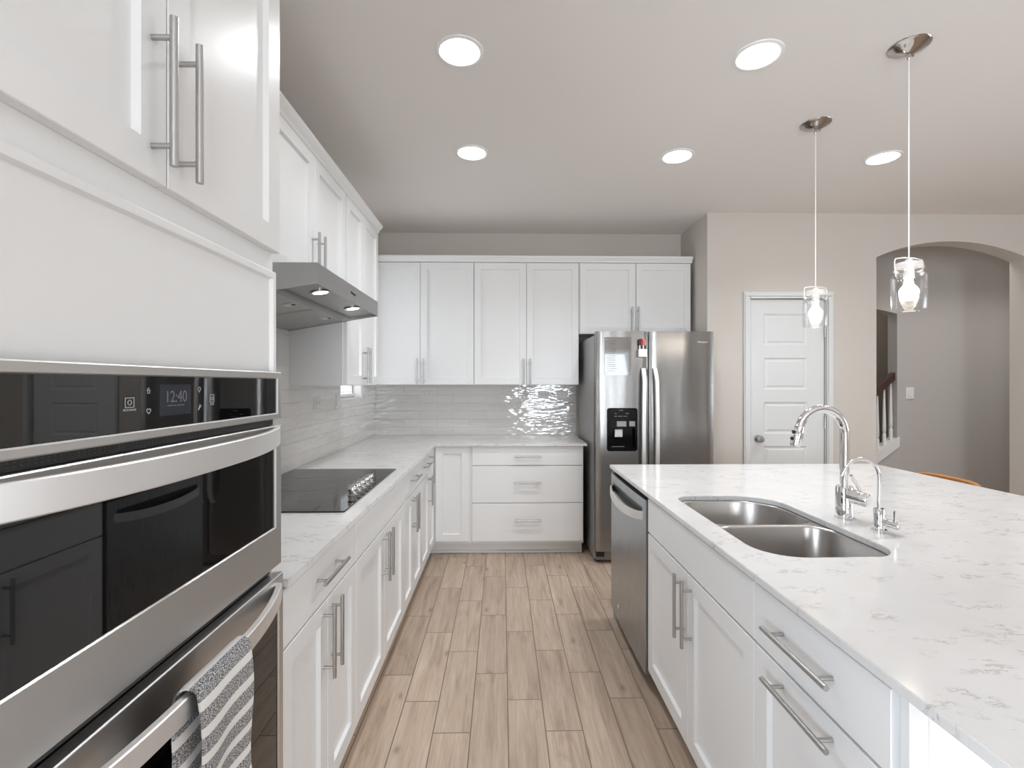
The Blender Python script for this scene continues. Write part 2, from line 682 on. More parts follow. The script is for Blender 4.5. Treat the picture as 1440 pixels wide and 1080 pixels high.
def make_towel():
    m = principled('striped_cotton', (0.7, 0.7, 0.7), 0.95)
    N, L, b = nodes(m)
    uv = N.new('ShaderNodeUVMap')
    uv.uv_map = 'run'
    sp = N.new('ShaderNodeSeparateXYZ')
    L.new(uv.outputs[0], sp.inputs[0])
    t = math_node(N, L, 'FRACT', math_node(N, L, 'DIVIDE', sp.outputs[1], 0.043))
    band = ramp(N, L, t, [(0.0, (1, 1, 1)), (0.60, (1, 1, 1)), (0.64, (0, 0, 0)), (0.96, (0, 0, 0)), (1.0, (1, 1, 1))])
    sal = N.new('ShaderNodeTexNoise')
    sal.inputs['Scale'].default_value = 1.0
    sal.inputs['Detail'].default_value = 2
    mp = N.new('ShaderNodeMapping')
    mp.inputs['Scale'].default_value = (260, 700, 1)
    L.new(uv.outputs[0], mp.inputs['Vector'])
    L.new(mp.outputs[0], sal.inputs['Vector'])
    yarn = ramp(N, L, sal.outputs['Fac'], [(0.38, (0.05, 0.05, 0.055)), (0.50, (0.22, 0.22, 0.225)), (0.60, (0.62, 0.61, 0.60))])
    L.new(mix_col(N, L, band, (0.76, 0.745, 0.725), yarn), b.inputs['Base Color'])
    bp = N.new('ShaderNodeBump')
    bp.inputs['Strength'].default_value = 0.7
    bp.inputs['Distance'].default_value = 0.0015
    L.new(sal.outputs['Fac'], bp.inputs['Height'])
    L.new(bp.outputs[0], b.inputs['Normal'])
    return m


M['floor'] = make_floor_mat()
M['quartz'] = make_quartz()
M['tilex'] = make_tile('x')
M['tiley'] = make_tile('y')
M['towel'] = make_towel()

# ------------------------------------------------------------------ room shell
struct(MB().box(-1.5, 6.6, -4.6, 7.0, -0.10, 0.0).build('floor', M['floor']), 'beige wood-look plank tile floor', 'floor')
struct(MB().box(-1.5, 6.6, -4.6, 7.0, H, H + 0.10).build('ceiling', M['ceil']), 'smooth warm grey painted ceiling', 'ceiling')

# left wall with its window between the upper cabinets and the back wall
WY0, WY1, WZ0, WZ1 = 3.60, 4.155, 1.275, 2.36
b = MB()
T = 0.15
b.box(WX - T, WX, -4.6, -2.4, 0, H)
b.box(WX - T, WX, -2.4, -0.7, 0, 0.65)  # opening for the added side window
b.box(WX - T, WX, -2.4, -0.7, 2.25, H)
b.box(WX - T, WX, -0.7, WY0, 0, H)
b.box(WX - T, WX, WY1, WY + T, 0, H)
b.box(WX - T, WX, WY0, WY1, 0, WZ0)
b.box(WX - T, WX, WY0, WY1, WZ1, H)
struct(b.build('wall_left', M['wall']), 'greige wall behind the left run of cabinets', 'wall')
struct(MB().box(WX, RX + 0.12, WY, WY + T, 0, H).build('wall_back', M['wall']), 'greige back wall above the far cabinets', 'wall')
struct(MB().box(RX, RX + 0.12, PY + 0.147, WY, 0, H).build('wall_alcove', M['wall']), 'short return wall beside the refrigerator', 'wall')


def arch(x0, x1, zs, zt, n=24):
    """points of a segmental arch from x0 to x1, spring height zs, crown zt"""
    w = (x1 - x0) / 2
    r = (w * w + (zt - zs) ** 2) / (2 * (zt - zs))
    cx, cz = (x0 + x1) / 2, zt - r
    a = math.asin(w / r)
    return [(cx + r * math.sin(-a + 2 * a * i / n), cz + r * math.cos(-a + 2 * a * i / n)) for i in range(n + 1)]


AX0, AX1 = 3.114, 4.40
DX0, DX1, DZ = 2.046, 2.688, 2.103
pts = [(RX, 0), (DX0, 0), (DX0, DZ), (DX1, DZ), (DX1, 0), (AX0, 0)] + arch(AX0, AX1, 2.45, 2.585) + [(AX1, 0), (6.45, 0), (6.45, H), (RX, H)]
struct(MB().prism(pts, PY, PY + 0.147, 'y').build('wall_pantry', M['wall']), 'greige wall with pantry door and arched opening', 'wall')

# hall behind the arch, lit by two added fill lamps with no visible source
daylight('hall_fill', (4.75, 4.32, 2.75), (0, 0, -1), 2.8, 0.25, 10.5, (1.0, 0.97, 0.94), 105)
daylight('stair_fill', (3.9, 5.5, 2.78), (0, 0, -1), 0.8, 0.4, 7.0, (1.0, 0.93, 0.85))
HY = 4.87
SX1 = 3.985
sl = lambda x: 0.69 + (x - 3.77) * 0.74            # top of the stair stringer
top = arch(3.0, SX1, 2.10, 2.17, 12)
bb = MB()
bb.prism([(SX1, 0), (6.3, 0), (6.3, H), (SX1, H)], HY, HY + 0.12, 'y')
bb.prism(top + [(SX1, H), (3.0, H)], HY, HY + 0.12, 'y')
bb.prism([(2.9, 0), (3.0, 0), (3.0, H), (2.9, H)], HY, HY + 0.12, 'y')
bb.prism([(3.0, 0), (SX1, 0), (SX1, sl(SX1) - 0.10), (3.0, sl(3.0) - 0.10)], HY, HY + 0.12, 'y')
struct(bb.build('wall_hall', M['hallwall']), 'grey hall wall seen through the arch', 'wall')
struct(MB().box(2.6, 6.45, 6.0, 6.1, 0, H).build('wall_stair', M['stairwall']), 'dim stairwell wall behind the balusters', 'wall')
b = MB()
b.box(2.75, 2.9, PY + 0.147, 6.0, 0, H)
b.box(6.3, 6.45, PY + 0.147, 6.0, 0, H)
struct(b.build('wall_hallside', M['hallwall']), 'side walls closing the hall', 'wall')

# living side behind the camera
def wall_with_windows(name, axis, at, lo, hi, holes, label):
    """wall slab along x (axis 'y') or along y (axis 'x') with rectangular openings"""
    bm_ = MB()
    def bx(a0, a1, z0, z1):
        if a1 - a0 < 1e-4 or z1 - z0 < 1e-4:
            return
        if axis == 'y':
            bm_.box(a0, a1, at - 0.15, at, z0, z1)
        else:
            bm_.box(at, at + 0.15, a0, a1, z0, z1)
    cur = lo
    for (a0, a1, z0, z1) in holes:
        bx(cur, a0, 0, H)
        bx(a0, a1, 0, z0)
        bx(a0, a1, z1, H)
        cur = a1
    bx(cur, hi, 0, H)
    return struct(bm_.build(name, M['wall']), label, 'wall')


wall_with_windows('wall_rear', 'y', -4.2, WX, 6.45, [(0.55, 1.85, 0.08, 2.12), (2.20, 3.10, 0.50, 2.2)], 'greige wall behind the camera with added windows')
wall_with_windows('wall_right', 'x', 6.3, -4.2, PY, [(-1.1, 1.9, 0.65, 2.25)], 'greige wall of the dining side with an added wide window')


def window(n, axis, at, a0, a1, z0, z1, label, mull=1, rail=True, fw=0.045):
    """framed window: axis 'x' = wall plane x=at, axis 'y' = wall plane y=at"""
    ctr = (at, (a0 + a1) / 2, z0) if axis == 'x' else ((a0 + a1) / 2, at, z0)
    r = thing('window_%d' % n, label, 'window', ctr, None, 'structure')
    P = (lambda a, d, z: Vector((at + d, a, z))) if axis == 'x' else (lambda a, d, z: Vector((a, at + d, z)))
    f = MB(P)
    f.box(a0, a0 + fw, -0.03, 0.03, z0, z1)
    f.box(a1 - fw, a1, -0.03, 0.03, z0, z1)
    f.box(a0 + fw, a1 - fw, -0.03, 0.03, z0, z0 + fw)
    f.box(a0 + fw, a1 - fw, -0.03, 0.03, z1 - fw, z1)
    f.build('window_frame', M['trimw'], r)
    if rail or mull:
        s = MB(P)
        for k in range(mull):
            c = a0 + (a1 - a0) * (k + 1) / (mull + 1)
            s.box(c - 0.018, c + 0.018, -0.02, 0.02, z0 + fw, z1 - fw)
        if rail:
            zc = (z0 + z1) / 2
            s.box(a0 + fw, a1 - fw, -0.022, 0.022, zc - 0.02, zc + 0.02)
        s.build('sash', M['trimw'], r)
    MB(P).box(a0 + fw, a1 - fw, -0.004, 0.004, z0 + fw, z1 - fw).build('pane', M['pane'], r)
    return r


w1 = window(1, 'x', WX - 0.10, WY0, WY1, WZ0, WZ1, 'small white window behind the left cabinets', 0, True, 0.03)
bl = MB()
for k in range(26):
    z = WZ0 + 0.055 + k * 0.038
    if z < WZ1 - 0.04:
        bl.box(WX - 0.062, WX - 0.040, WY0 + 0.03, WY1 - 0.03, z, z + 0.0025)
bl.box(WX - 0.064, WX - 0.038, WY0 + 0.03, WY1 - 0.03, WZ0 + 0.022, WZ0 + 0.040)
bl.build('blind', M['white'], w1)
sill = MB()
sill.box(WX - 0.066, WX - 0.0, WY0, WY1, WZ0, WZ0 + 0.012)
sill.box(WX - 0.066, WX - 0.0, WY1 - 0.010, WY1, WZ0 + 0.012, WZ1)
sill.box(WX - 0.066, WX - 0.0, WY0, WY0 + 0.010, WZ0 + 0.012, WZ1)
sill.build('window_sill', M['white'], w1)
window(2, 'y', -4.28, 0.55, 1.85, 0.08, 2.12, 'glass patio door added behind the camera to light the room', 1, False, 0.07)  # unseen opening added for the patio fill
window(3, 'y', -4.28, 2.20, 3.10, 0.50, 2.2, 'tall window added behind the camera for light', 0, True, 0.06)  # unseen, added for the rear fill
window(4, 'x', 6.38, -1.1, 1.9, 0.65, 2.25, 'wide window added on the dining side for light', 2, True, 0.06)  # unseen, added to let the right fill in

window(5, 'x', WX - 0.08, -2.4, -0.7, 0.65, 2.25, 'wide window added on the left behind the camera for light', 1, True, 0.06)  # unseen, added so the side fill reaches the island front

# pantry door
d1 = thing('door_1', 'white five panel pantry door with satin knob', 'door', ((DX0 + DX1) / 2, PY, 0), None, 'structure')
b = MB()
lx0, lx1, lz1 = 2.053, 2.681, 2.096
FYD = PY + 0.015
panels = []
px0, px1 = 2.174, 2.541
for (za, zb) in ((1.978, 1.716), (1.612, 1.347), (1.244, 0.981), (0.878, 0.615), (0.512, 0.249)):
    panels.append((zb, za))
panels.sort()
zs = [0.008] + [z for p in panels for z in p] + [lz1]
b.box(lx0, px0, FYD, FYD + 0.035, 0.008, lz1)
b.box(px1, lx1, FYD, FYD + 0.035, 0.008, lz1)
for i in range(0, len(zs), 2):
    b.box(px0, px1, FYD, FYD + 0.035, zs[i], zs[i + 1])
for (z0, z1) in panels:
    rect = lambda i, y: [(px0 + i, y, z0 + i), (px1 - i, y, z0 + i), (px1 - i, y, z1 - i), (px0 + i, y, z1 - i)]
    b.loft([rect(0, FYD), rect(0.012, FYD + 0.009), rect(0.022, FYD + 0.009), rect(0.034, FYD + 0.003)], cap0=False, cap1=True)
b.build('leaf', M['door'], d1, smooth=20)
c = MB()
cw = 0.056
for (x0, x1) in ((DX0 - cw, DX0 + 0.003), (DX1 - 0.003, DX1 + cw)):
    c.box(x0, x1, PY - 0.014, PY + 0.002, 0, DZ + cw, 0.003)
    c.box(x0 + 0.012, x1 - 0.018, PY - 0.019, PY - 0.012, 0, DZ + 0.0155, 0.002)
c.box(DX0 + 0.0035, DX1 - 0.0035, PY - 0.0135, PY + 0.002, DZ - 0.003, DZ + cw - 0.0005, 0.003)
c.box(DX0 - cw + 0.012, DX1 + cw - 0.012, PY - 0.019, PY - 0.012, DZ + 0.016, DZ + cw - 0.012, 0.002)
c.build('casing', M['door'], d1)
k = MB()
kx, kz = 2.122, 0.941
k.lathe([(0.0, 0.0), (0.030, 0.0), (0.030, -0.006), (0.012, -0.010), (0.011, -0.030), (0.024, -0.036), (0.031, -0.048), (0.028, -0.060), (0.0, -0.066)], (kx, FYD, kz), 'y', 24)
k.build('knob', M['nickel'], d1)
for hz in (1.83, 1.07, 0.30):
    MB().cyl((2.684, PY + 0.006, hz - 0.045), (2.684, PY + 0.006, hz + 0.045), 0.006, 10).build('hinge', M['nickel'], d1)

# baseboards on the pantry wall
for i, (x0, x1) in enumerate(((RX + 0.001, DX0 - cw), (DX1 + cw, AX0))):
    struct(MB().box(x0, x1, PY - 0.013, PY, 0, 0.13, 0.003).build('baseboard_pantry' if i == 0 else 'baseboard_arch', M['trimw']),
           'white baseboard %s the pantry door' % ('left of' if i == 0 else 'right of'), 'baseboard')

# tiled backsplashes
t = MB()
tz = 1.70
def tl(y0, y1, z0, z1):
    t.box(WX, WX + 0.008, y0, y1, z0, z1)
tl(1.236, 1.83, CT, tz); tl(1.83, 2.735, CT, 1.86); tl(2.735, WY0, CT, 1.40); tl(WY1, WY, CT, 1.40); tl(WY0, WY1, CT, WZ0)
struct(t.build('trim_1', M['tiley']), 'glossy white subway tile backsplash on the left wall', 'backsplash')
struct(MB().box(WX + 0.008, 0.700, WY - 0.008, WY, CT, 1.40).build('trim_2', M['tilex']), 'glossy white subway tile backsplash on the back wall', 'backsplash')

# ------------------------------------------------------------------ cabinets
LEFT = lambda fx: (lambda u, w, z: Vector((fx + w, u, z)))
BACK = lambda fy: (lambda u, w, z: Vector((u, fy - w, z)))
ISLE = lambda fx: (lambda u, w, z: Vector((fx - w, u, z)))


def rect_loop(u0, u1, z0, z1, i, w):
    return [(u0 + i, w, z0 + i), (u1 - i, w, z0 + i), (u1 - i, w, z1 - i), (u0 + i, w, z1 - i)]


def pull(P, parent, w0, axis, uc, zc, length=0.222, r=0.0062, out=0.034):
    m = MB(P)
    hl = length / 2
    post = hl - 0.032
    if axis == 'v':
        m.cyl((uc, w0 + out, zc - hl), (uc, w0 + out, zc + hl), r, 14)
        for s in (-1, 1):
            m.cyl((uc, w0, zc + s * post), (uc, w0 + out, zc + s * post), r * 0.75, 10)
    else:
        m.cyl((uc - hl, w0 + out, zc), (uc + hl, w0 + out, zc), r, 14)
        for s in (-1, 1):
            m.cyl((uc + s * post, w0, zc), (uc + s * post, w0 + out, zc), r * 0.75, 10)
    return m.build('handle', M['nickel'], parent)


def front(P, parent, name, u0, u1, z0, z1, shaker=True, handle=None, th=0.020, stile=0.057):
    g = 0.0015
    u0 += g; u1 -= g
    m = MB(P)
    R = lambda i, w: rect_loop(u0, u1, z0, z1, i, w)
    loops = [R(0, 0.001), R(0, th - 0.0015), R(0.0015, th)]
    if shaker:
        loops += [R(stile, th), R(stile + 0.0008, th - 0.0025), R(stile + 0.0035, th - 0.0125)]
    m.loft(loops)
    o = m.build(name, M['cab'], parent, smooth=18)
    if handle:
        pull(P, o, th, *handle)
    return o


def carcass(P, parent, u0, u1, depth, z0, z1, toe=True, name='body', toe_in=0.075, shoe=False):
    m = MB(P)
    m.box(u0, u1, -depth, 0, z0, z1)
    o = m.build(name, M['cab'], parent, smooth=0)
    if toe:
        q = MB(P)
        q.box(u0, u1, -depth, -toe_in, 0, z0)
        if shoe:
            q.box(u0, u1, -toe_in, -toe_in + 0.014, 0, 0.022, 0.004)
        q.build('toe_kick', M['cab'], parent, smooth=0)
    return o


DZ0, DZ1, DRZ0, DRZ1, BZ = 0.113, 0.728, 0.735, 0.884, 0.893
FXL = -0.565          # carcass face of the left run
PL = LEFT(FXL)
GB = 'white base cabinets under the left and back counters'


def pair_handles(mid, z, gap=0.036):
    return ('v', mid - gap, z), ('v', mid + gap, z)


# -- tall oven cabinet
OC0, OC1 = 0.415, 1.226
r = thing('oven_cabinet', 'tall white cabinet housing the wall ovens at the left edge', 'cabinet', (-0.87, 0.82, 0))
PT = LEFT(-0.568)
b = MB(PT)
dp = -0.568 - (WX + 0.002)
b.box(OC0, OC0 + 0.02, -dp, 0, 0.10, 2.455)
b.box(OC1 - 0.02, OC1, -dp, 0, 0.10, 2.455)
b.box(OC0 + 0.02, OC1 - 0.02, -dp, -dp + 0.02, 0.10, 2.455)
b.box(OC0 + 0.02, OC1 - 0.02, -dp + 0.02, 0, 1.432, 2.455)
b.box(OC0 + 0.02, OC1 - 0.02, -dp + 0.02, 0, 0.10, 0.34)
b.build('body', M['cab'], r, smooth=0)
MB(PT).box(OC0, OC1, -dp, -0.075, 0, 0.10).build('toe_kick', M['cab'], r, smooth=0)
fp = MB(PT)                                                     # flat panel with applied moulding above the ovens
R = lambda i, w: rect_loop(OC0 + 0.006, OC1 - 0.004, 1.38, 1.672, i, w)
fp.loft([R(0, 0.0005), R(0, 0.010), R(0.003, 0.012), R(0.016, 0.012), R(0.020, 0.003)])
fp.build('filler_panel', M['cab'], r, smooth=18)
split = 0.815
zt0, zt1 = 1.720, 2.448
front(PT, r, 'door', OC0 + 0.004, split, zt0, zt1, True, ('v', split - 0.035, 1.857, 0.234))
front(PT, r, 'door', split, OC1 - 0.002, zt0, zt1, True, ('v', split + 0.030, 1.857, 0.234))
front(PT, r, 'drawer', OC0 + 0.004, OC1 - 0.004, 0.112, 0.345, False, ('h', split, 0.29))

# -- left base run
def base_unit(name, label, P, u0, u1, depth, doors, drawer=True, dpull=True, hz=0.612, ctr=None, group=GB):
    r = thing(name, label, 'cabinet', ctr, group)
    carcass(P, r, u0, u1, depth, 0.10, BZ)
    if drawer:
        front(P, r, 'drawer' if dpull else 'false_front', u0, u1, DRZ0, DRZ1, False, ('h', (u0 + u1) / 2, 0.818) if dpull else None)
    top = DZ1 if drawer else DRZ1
    for (a, bq, hu) in doors:
        front(P, r, 'door', a, bq, DZ0, top, True, ('v', hu, hz) if hu else None)
    return r


dpl = FXL - (WX + 0.009)
U = [1.229, 1.545, 1.846, 2.283, 2.723, 3.015, 3.330, 3.665]
base_unit('base_cabinet', 'white two door base cabinet with a drawer pull next to the wall ovens', PL, U[0], U[2], dpl,
          [(U[0], U[1], U[1] - 0.036), (U[1], U[2], U[1] + 0.036)], ctr=(-0.87, 1.53, 0))
base_unit('cooktop_cabinet', 'white two door base cabinet with a plain front below the cooktop', PL, U[2], U[4], dpl,
          [(U[2], U[3], U[3] - 0.036), (U[3], U[4], U[3] + 0.036)], dpull=False, ctr=(-0.87, 2.28, 0))
base_unit('base_cabinet', 'white two door base cabinet with a drawer just beyond the cooktop', PL, U[4], U[6], dpl,
          [(U[4], U[5], U[5] - 0.034), (U[5], U[6], U[5] + 0.034)], ctr=(-0.87, 3.02, 0))
base_unit('base_cabinet', 'narrow white single door base cabinet beside the inside corner', PL, U[6], U[7], dpl,
          [(U[6], U[7], U[7] - 0.04)], ctr=(-0.87, 3.5, 0))
# -- corner unit with a door on each leg
FYB = 3.990
PB = BACK(FYB)
r = thing('corner_cabinet', 'white corner base cabinet with full height doors meeting at the inside corner', 'cabinet', (-0.87, 4.2, 0), GB)
b = MB()
b.prism([(WX + 0.009, U[7]), (FXL, U[7]), (FXL, FYB), (-0.250, FYB), (-0.250, WY - 0.009), (WX + 0.009, WY - 0.009)], 0.10, BZ, 'z')
b.build('body', M['cab'], r, smooth=0)
b = MB()
b.prism([(WX + 0.009, U[7]), (FXL - 0.075, U[7]), (FXL - 0.075, FYB + 0.075), (-0.250, FYB + 0.075), (-0.250, WY - 0.009), (WX + 0.009, WY - 0.009)], 0, 0.10, 'z')
b.box(FXL - 0.06, -0.25, FYB + 0.061, FYB + 0.075, 0, 0.022, 0.004)
b.build('toe_kick', M['cab'], r, smooth=0)
front(PL, r, 'door', U[7], FYB - 0.022, DZ0, DRZ1, True, ('v', U[7] + 0.04, 0.765))
front(PB, r, 'door', FXL + 0.026, -0.268, 0.122, 0.889, True, None)
# -- three drawer base
r = thing('drawer_cabinet', 'white three drawer base cabinet left of the refrigerator', 'cabinet', (0.2, 4.2, 0), GB)
carcass(PB, r, -0.250, 0.662, FYB * -1 + WY - 0.009, 0.10, BZ, shoe=True)
for (z0, z1, zh) in ((0.737, 0.889, 0.808), (0.434, 0.731, 0.597), (0.122, 0.428, 0.293)):
    front(PB, r, 'drawer', -0.243, 0.658, z0, z1, False, ('h', 0.208, zh, 0.222))

# -- uppers
GU = 'white wall cabinets under the crown moulding'
UZ0, UZ1 = 1.387, 2.449
FXU = WX + 0.302                      # carcass face of left uppers
PU = LEFT(FXU)
FYU = WY - 0.325
PV = BACK(FYU)


def upper(label, P, u0, u1, depth, z0, doors, zh, ctr, end=False):
    r = thing('wall_cabinet', label, 'cabinet', ctr, GU)
    b = MB(P)
    b.box(u0, u1, -depth, 0, z0, 2.455)
    b.build('body', M['cab'], r, smooth=0)
    for (a, bq, hu) in doors:
        front(P, r, 'door', a, bq, z0 + 0.002, UZ1, True, ('v', hu, zh) if hu else None)
    return r


du = 0.300
upper('white wall cabinet squeezed between the oven cabinet and the range hood', PU, 1.228, 1.828, du, UZ0, [(1.23, 1.828, 1.79)], 1.505, (-1.03, 1.53, UZ0))
upper('short white two door wall cabinet above the range hood', PU, 1.830, 2.732, du, 1.850, [(1.832, 2.283, 2.247), (2.283, 2.732, 2.319)], 1.975, (-1.03, 2.28, 1.85))
upper('tall white two door wall cabinet beyond the range hood', PU, 2.735, 3.440, du, UZ0, [(2.750, 3.090, 3.058), (3.090, 3.438, 3.120)], 1.510, (-1.03, 3.09, UZ0))
dv = 0.323
upper('white two door wall cabinet in the far left corner', PV, WX + 0.004, -0.244, dv, UZ0, [(WX + 0.01, -0.710, -0.735), (-0.710, -0.246, -0.680)], 1.502, (-0.71, 4.46, UZ0))
upper('white two door wall cabinet at the middle of the back wall', PV, -0.242, 0.672, dv, UZ0, [(-0.242, 0.213, 0.187), (0.213, 0.670, 0.243)], 1.502, (0.21, 4.46, UZ0))
upper('short white two door wall cabinet over the refrigerator', PV, 0.674, 1.660, dv, 1.832, [(0.680, 1.170, 1.135), (1.174, 1.657, 1.190)], 1.955, (1.17, 4.46, 1.83))

# crown moulding: continuous pieces
def crown(P, u0, u1, label, ret0=False, ret1=False):
    m = MB(P)
    prof = [(-0.02, 2.456), (0.016, 2.456), (0.020, 2.463), (0.022, 2.470), (0.040, 2.488), (0.044, 2.494), (0.044, 2.507), (-0.02, 2.507)]
    m.loft([[(u, w, z) for (w, z) in prof] for u in (u0, u1)])
    o = m.build('crown_moulding', M['cab'], loc=tuple(P((u0 + u1) / 2, 0, 2.456)), smooth=25)
    return tag(o, label, 'moulding', 'white crown mouldings')


crown(PU, 1.228, 3.470, 'white crown moulding along the left wall cabinets')
crown(PV, WX + 0.01, 1.668, 'white crown moulding along the back wall cabinets')
crown(PT, OC0, OC1, 'white crown moulding on top of the oven cabinet')

# ------------------------------------------------------------------ counters
b = MB()
b.prism([(WX + 0.009, 1.2285), (CE, 1.2285), (CE, BE), (0.686, BE), (0.686, WY - 0.009), (WX + 0.009, WY - 0.009)], CT - 0.020, CT, 'z')
bmesh.ops.bevel(b.bm, geom=[e for e in b.bm.edges if len(e.link_faces) == 2 and e.calc_face_angle(0) > 1], offset=0.002, segments=2, affect='EDGES')
tag(b.build('countertop', M['quartz'], loc=(-0.85, 2.5, CT - 0.02)), 'white L-shaped quartz countertop along the left and back cabinets', 'countertop')


def round_rect(x0, x1, y0, y1, r, n=8):
    rr = r if isinstance(r, (list, tuple)) else (r, r, r, r)
    pts = []
    for (cx, cy, a0, q) in ((x1 - rr[0], y0 + rr[0], -90, rr[0]), (x1 - rr[1], y1 - rr[1], 0, rr[1]), (x0 + rr[2], y1 - rr[2], 90, rr[2]), (x0 + rr[3], y0 + rr[3], 180, rr[3])):
        for i in range(n + 1):
            a = math.radians(a0 + 90 * i / n)
            pts.append((cx + q * math.cos(a), cy + q * math.sin(a)))
    return pts


IX0, IX1, IY0, IY1 = 0.644, 2.248, 0.36, 2.922
SK = (0.738, 1.140, 1.352, 2.100)
hole = round_rect(*SK, (0.10, 0.16, 0.075, 0.12), 10)
b = MB()
loops = []
for z in (CT - 0.020, CT):
    o_ = [b.v(x, y, z) for (x, y) in ((IX0, IY0), (IX1, IY0), (IX1, IY1), (IX0, IY1))]
    h_ = [b.v(x, y, z) for (x, y) in hole]
    es = []
    for ring in (o_, h_):
        for i in range(len(ring)):
            es.append(b.bm.edges.new((ring[i], ring[(i + 1) % len(ring)])))
    bmesh.ops.triangle_fill(b.bm, use_beauty=True, use_dissolve=False, edges=es)
    loops.append((o_, h_))
for q in (0, 1):
    lo, hi = loops[0][q], loops[1][q]
    for i in range(len(lo)):
        j = (i + 1) % len(lo)
        b.face([lo[i], lo[j], hi[j], hi[i]])
bmesh.ops.bevel(b.bm, geom=[e for e in b.bm.edges if len(e.link_faces) == 2 and e.calc_face_angle(0) > 1], offset=0.0018, segments=2, affect='EDGES')
tag(b.build('island_countertop', M['quartz'], loc=(1.4, 1.6, CT - 0.02), smooth=0), 'large white quartz island countertop with the sink cut out', 'countertop')

# ------------------------------------------------------------------ island
FXI = 0.675
PI_ = ISLE(FXI)
GI = 'white cabinets of the island'
A0, A1 = 1.262, 2.190
r = thing('sink_cabinet', 'white island cabinet with two doors below the sink', 'cabinet', (0.95, 1.72, 0), GI)
b = MB(PI_)
b.box(A0, A0 + 0.018, -0.58, 0, 0.10, BZ)
b.box(A1 - 0.018, A1, -0.58, 0, 0.10, BZ)
b.box(A0 + 0.018, A1 - 0.018, -0.58, -0.562, 0.10, BZ)
b.box(A0 + 0.018, A1 - 0.018, -0.562, 0, 0.10, 0.118)
b.box(A0 + 0.018, A1 - 0.018, -0.018, 0, 0.70, BZ)
b.build('body', M['cab'], r, smooth=0)
MB(PI_).box(A0, A1, -0.58, -0.075, 0, 0.10).build('toe_kick', M['cab'], r, smooth=0)
front(PI_, r, 'false_front', A0, A1, DRZ0, DRZ1, False)
mid = 1.722
front(PI_, r, 'door', A0, mid, DZ0, DZ1, True, ('v', mid - 0.037, 0.598, 0.23))
front(PI_, r, 'door', mid, A1, DZ0, DZ1, True, ('v', mid + 0.037, 0.598, 0.23))
r = thing('pull_out_cabinet', 'narrow white island cabinet with horizontal pulls at the near end', 'cabinet', (0.95, 1.03, 0), GI)
carcass(PI_, r, 0.800, A0 - 0.001, 0.58, 0.10, BZ)
front(PI_, r, 'drawer', 0.812, A0 - 0.002, DRZ0, DRZ1, False, ('h', 1.045, 0.815, 0.235))
front(PI_, r, 'door', 0.812, A0 - 0.002, DZ0, DZ1, True, ('h', 1.045, 0.693, 0.235))
r = thing('kitchen_island', 'white panelled end and back of the island under the counter overhang', 'island', (1.4, 0.79, 0))
b = MB()
b.box(1.257, 1.93, 0.800, 2.915, 0.0, BZ)
b.build('body', M['cab'], r, smooth=0)
Pe = BACK(0.799)
q = MB(Pe)
R = lambda i, w: rect_loop(0.660, 1.93, 0.0, BZ, i, w)
q.loft([R(0, 0.0), R(0, 0.017), R(0.0015, 0.0185), R(0.030, 0.0185), R(0.032, 0.010)])
q.build('end_panel', M['cab'], r, smooth=18)
tag(MB().box(0.662, 1.256, 2.906, 2.921, 0, BZ).build('side_panel', M['cab'], loc=(0.95, 2.91, 0)), 'white island end panel on the far side of the dishwasher', 'panel')

# ------------------------------------------------------------------ double bowl sink
r = thing('kitchen_sink', 'stainless undermount double bowl sink in the island', 'sink', (0.94, 1.72, 0.69))
sy = 1.735
BOWLS = [(0.741, 1.137, 1.355, sy - 0.014, (0.10, 0.075, 0.075, 0.12)), (0.741, 1.137, sy + 0.014, 2.097, (0.075, 0.16, 0.075, 0.075))]


def bowl_loops(x0, x1, y0, y1, rad):
    out = []
    for (ins, z, rr) in ((-0.008, 0.893, 0.006), (-0.002, 0.8915, 0.002), (0.0, 0.886, 0), (0.010, 0.74, 0), (0.016, 0.715, -0.004), (0.032, 0.699, -0.012), (0.06, 0.694, -0.03)):
        rq = tuple(q_ + rr for q_ in rad)
        out.append([(x, y, z) for (x, y) in round_rect(x0 + ins, x1 - ins, y0 + ins, y1 - ins, rq, 8)])
    return out


for (x0, x1, y0, y1, rad_) in BOWLS:
    b = MB()
    lp = bowl_loops(x0, x1, y0, y1, rad_)
    b.loft(lp, cap0=False, cap1=True)
    ob = b.build('bowl', M['sink'], r, smooth=60)
    dr = MB()
    cx, cy = (x0 + x1) / 2, (y0 + y1) / 2
    dr.lathe([(0.0, 0.0015), (0.030, 0.0015), (0.034, 0.004), (0.043, 0.004), (0.046, 0.0)], (cx, cy, 0.6945), 'z', 24)
    dr.build('drain', M['chrome'], r)
# rim under the stone, a flange with both bowls left open
b = MB()
out = round_rect(SK[0] - 0.012, SK[1] + 0.012, SK[2] - 0.012, SK[3] + 0.012, 0.10, 10)
es = []
rings = [out] + [round_rect(x0 - 0.008, x1 + 0.008, y0 - 0.008, y1 + 0.008, tuple(q_ + 0.006 for q_ in rd_), 8) for (x0, x1, y0, y1, rd_) in BOWLS]
for ring in rings:
    vs_ = [b.v(x, y, 0.893) for (x, y) in ring]
    for i in range(len(vs_)):
        es.append(b.bm.edges.new((vs_[i], vs_[(i + 1) % len(vs_)])))
bmesh.ops.triangle_fill(b.bm, use_beauty=True, use_dissolve=False, edges=es)
b.build('rim', M['sink'], r, smooth=0)

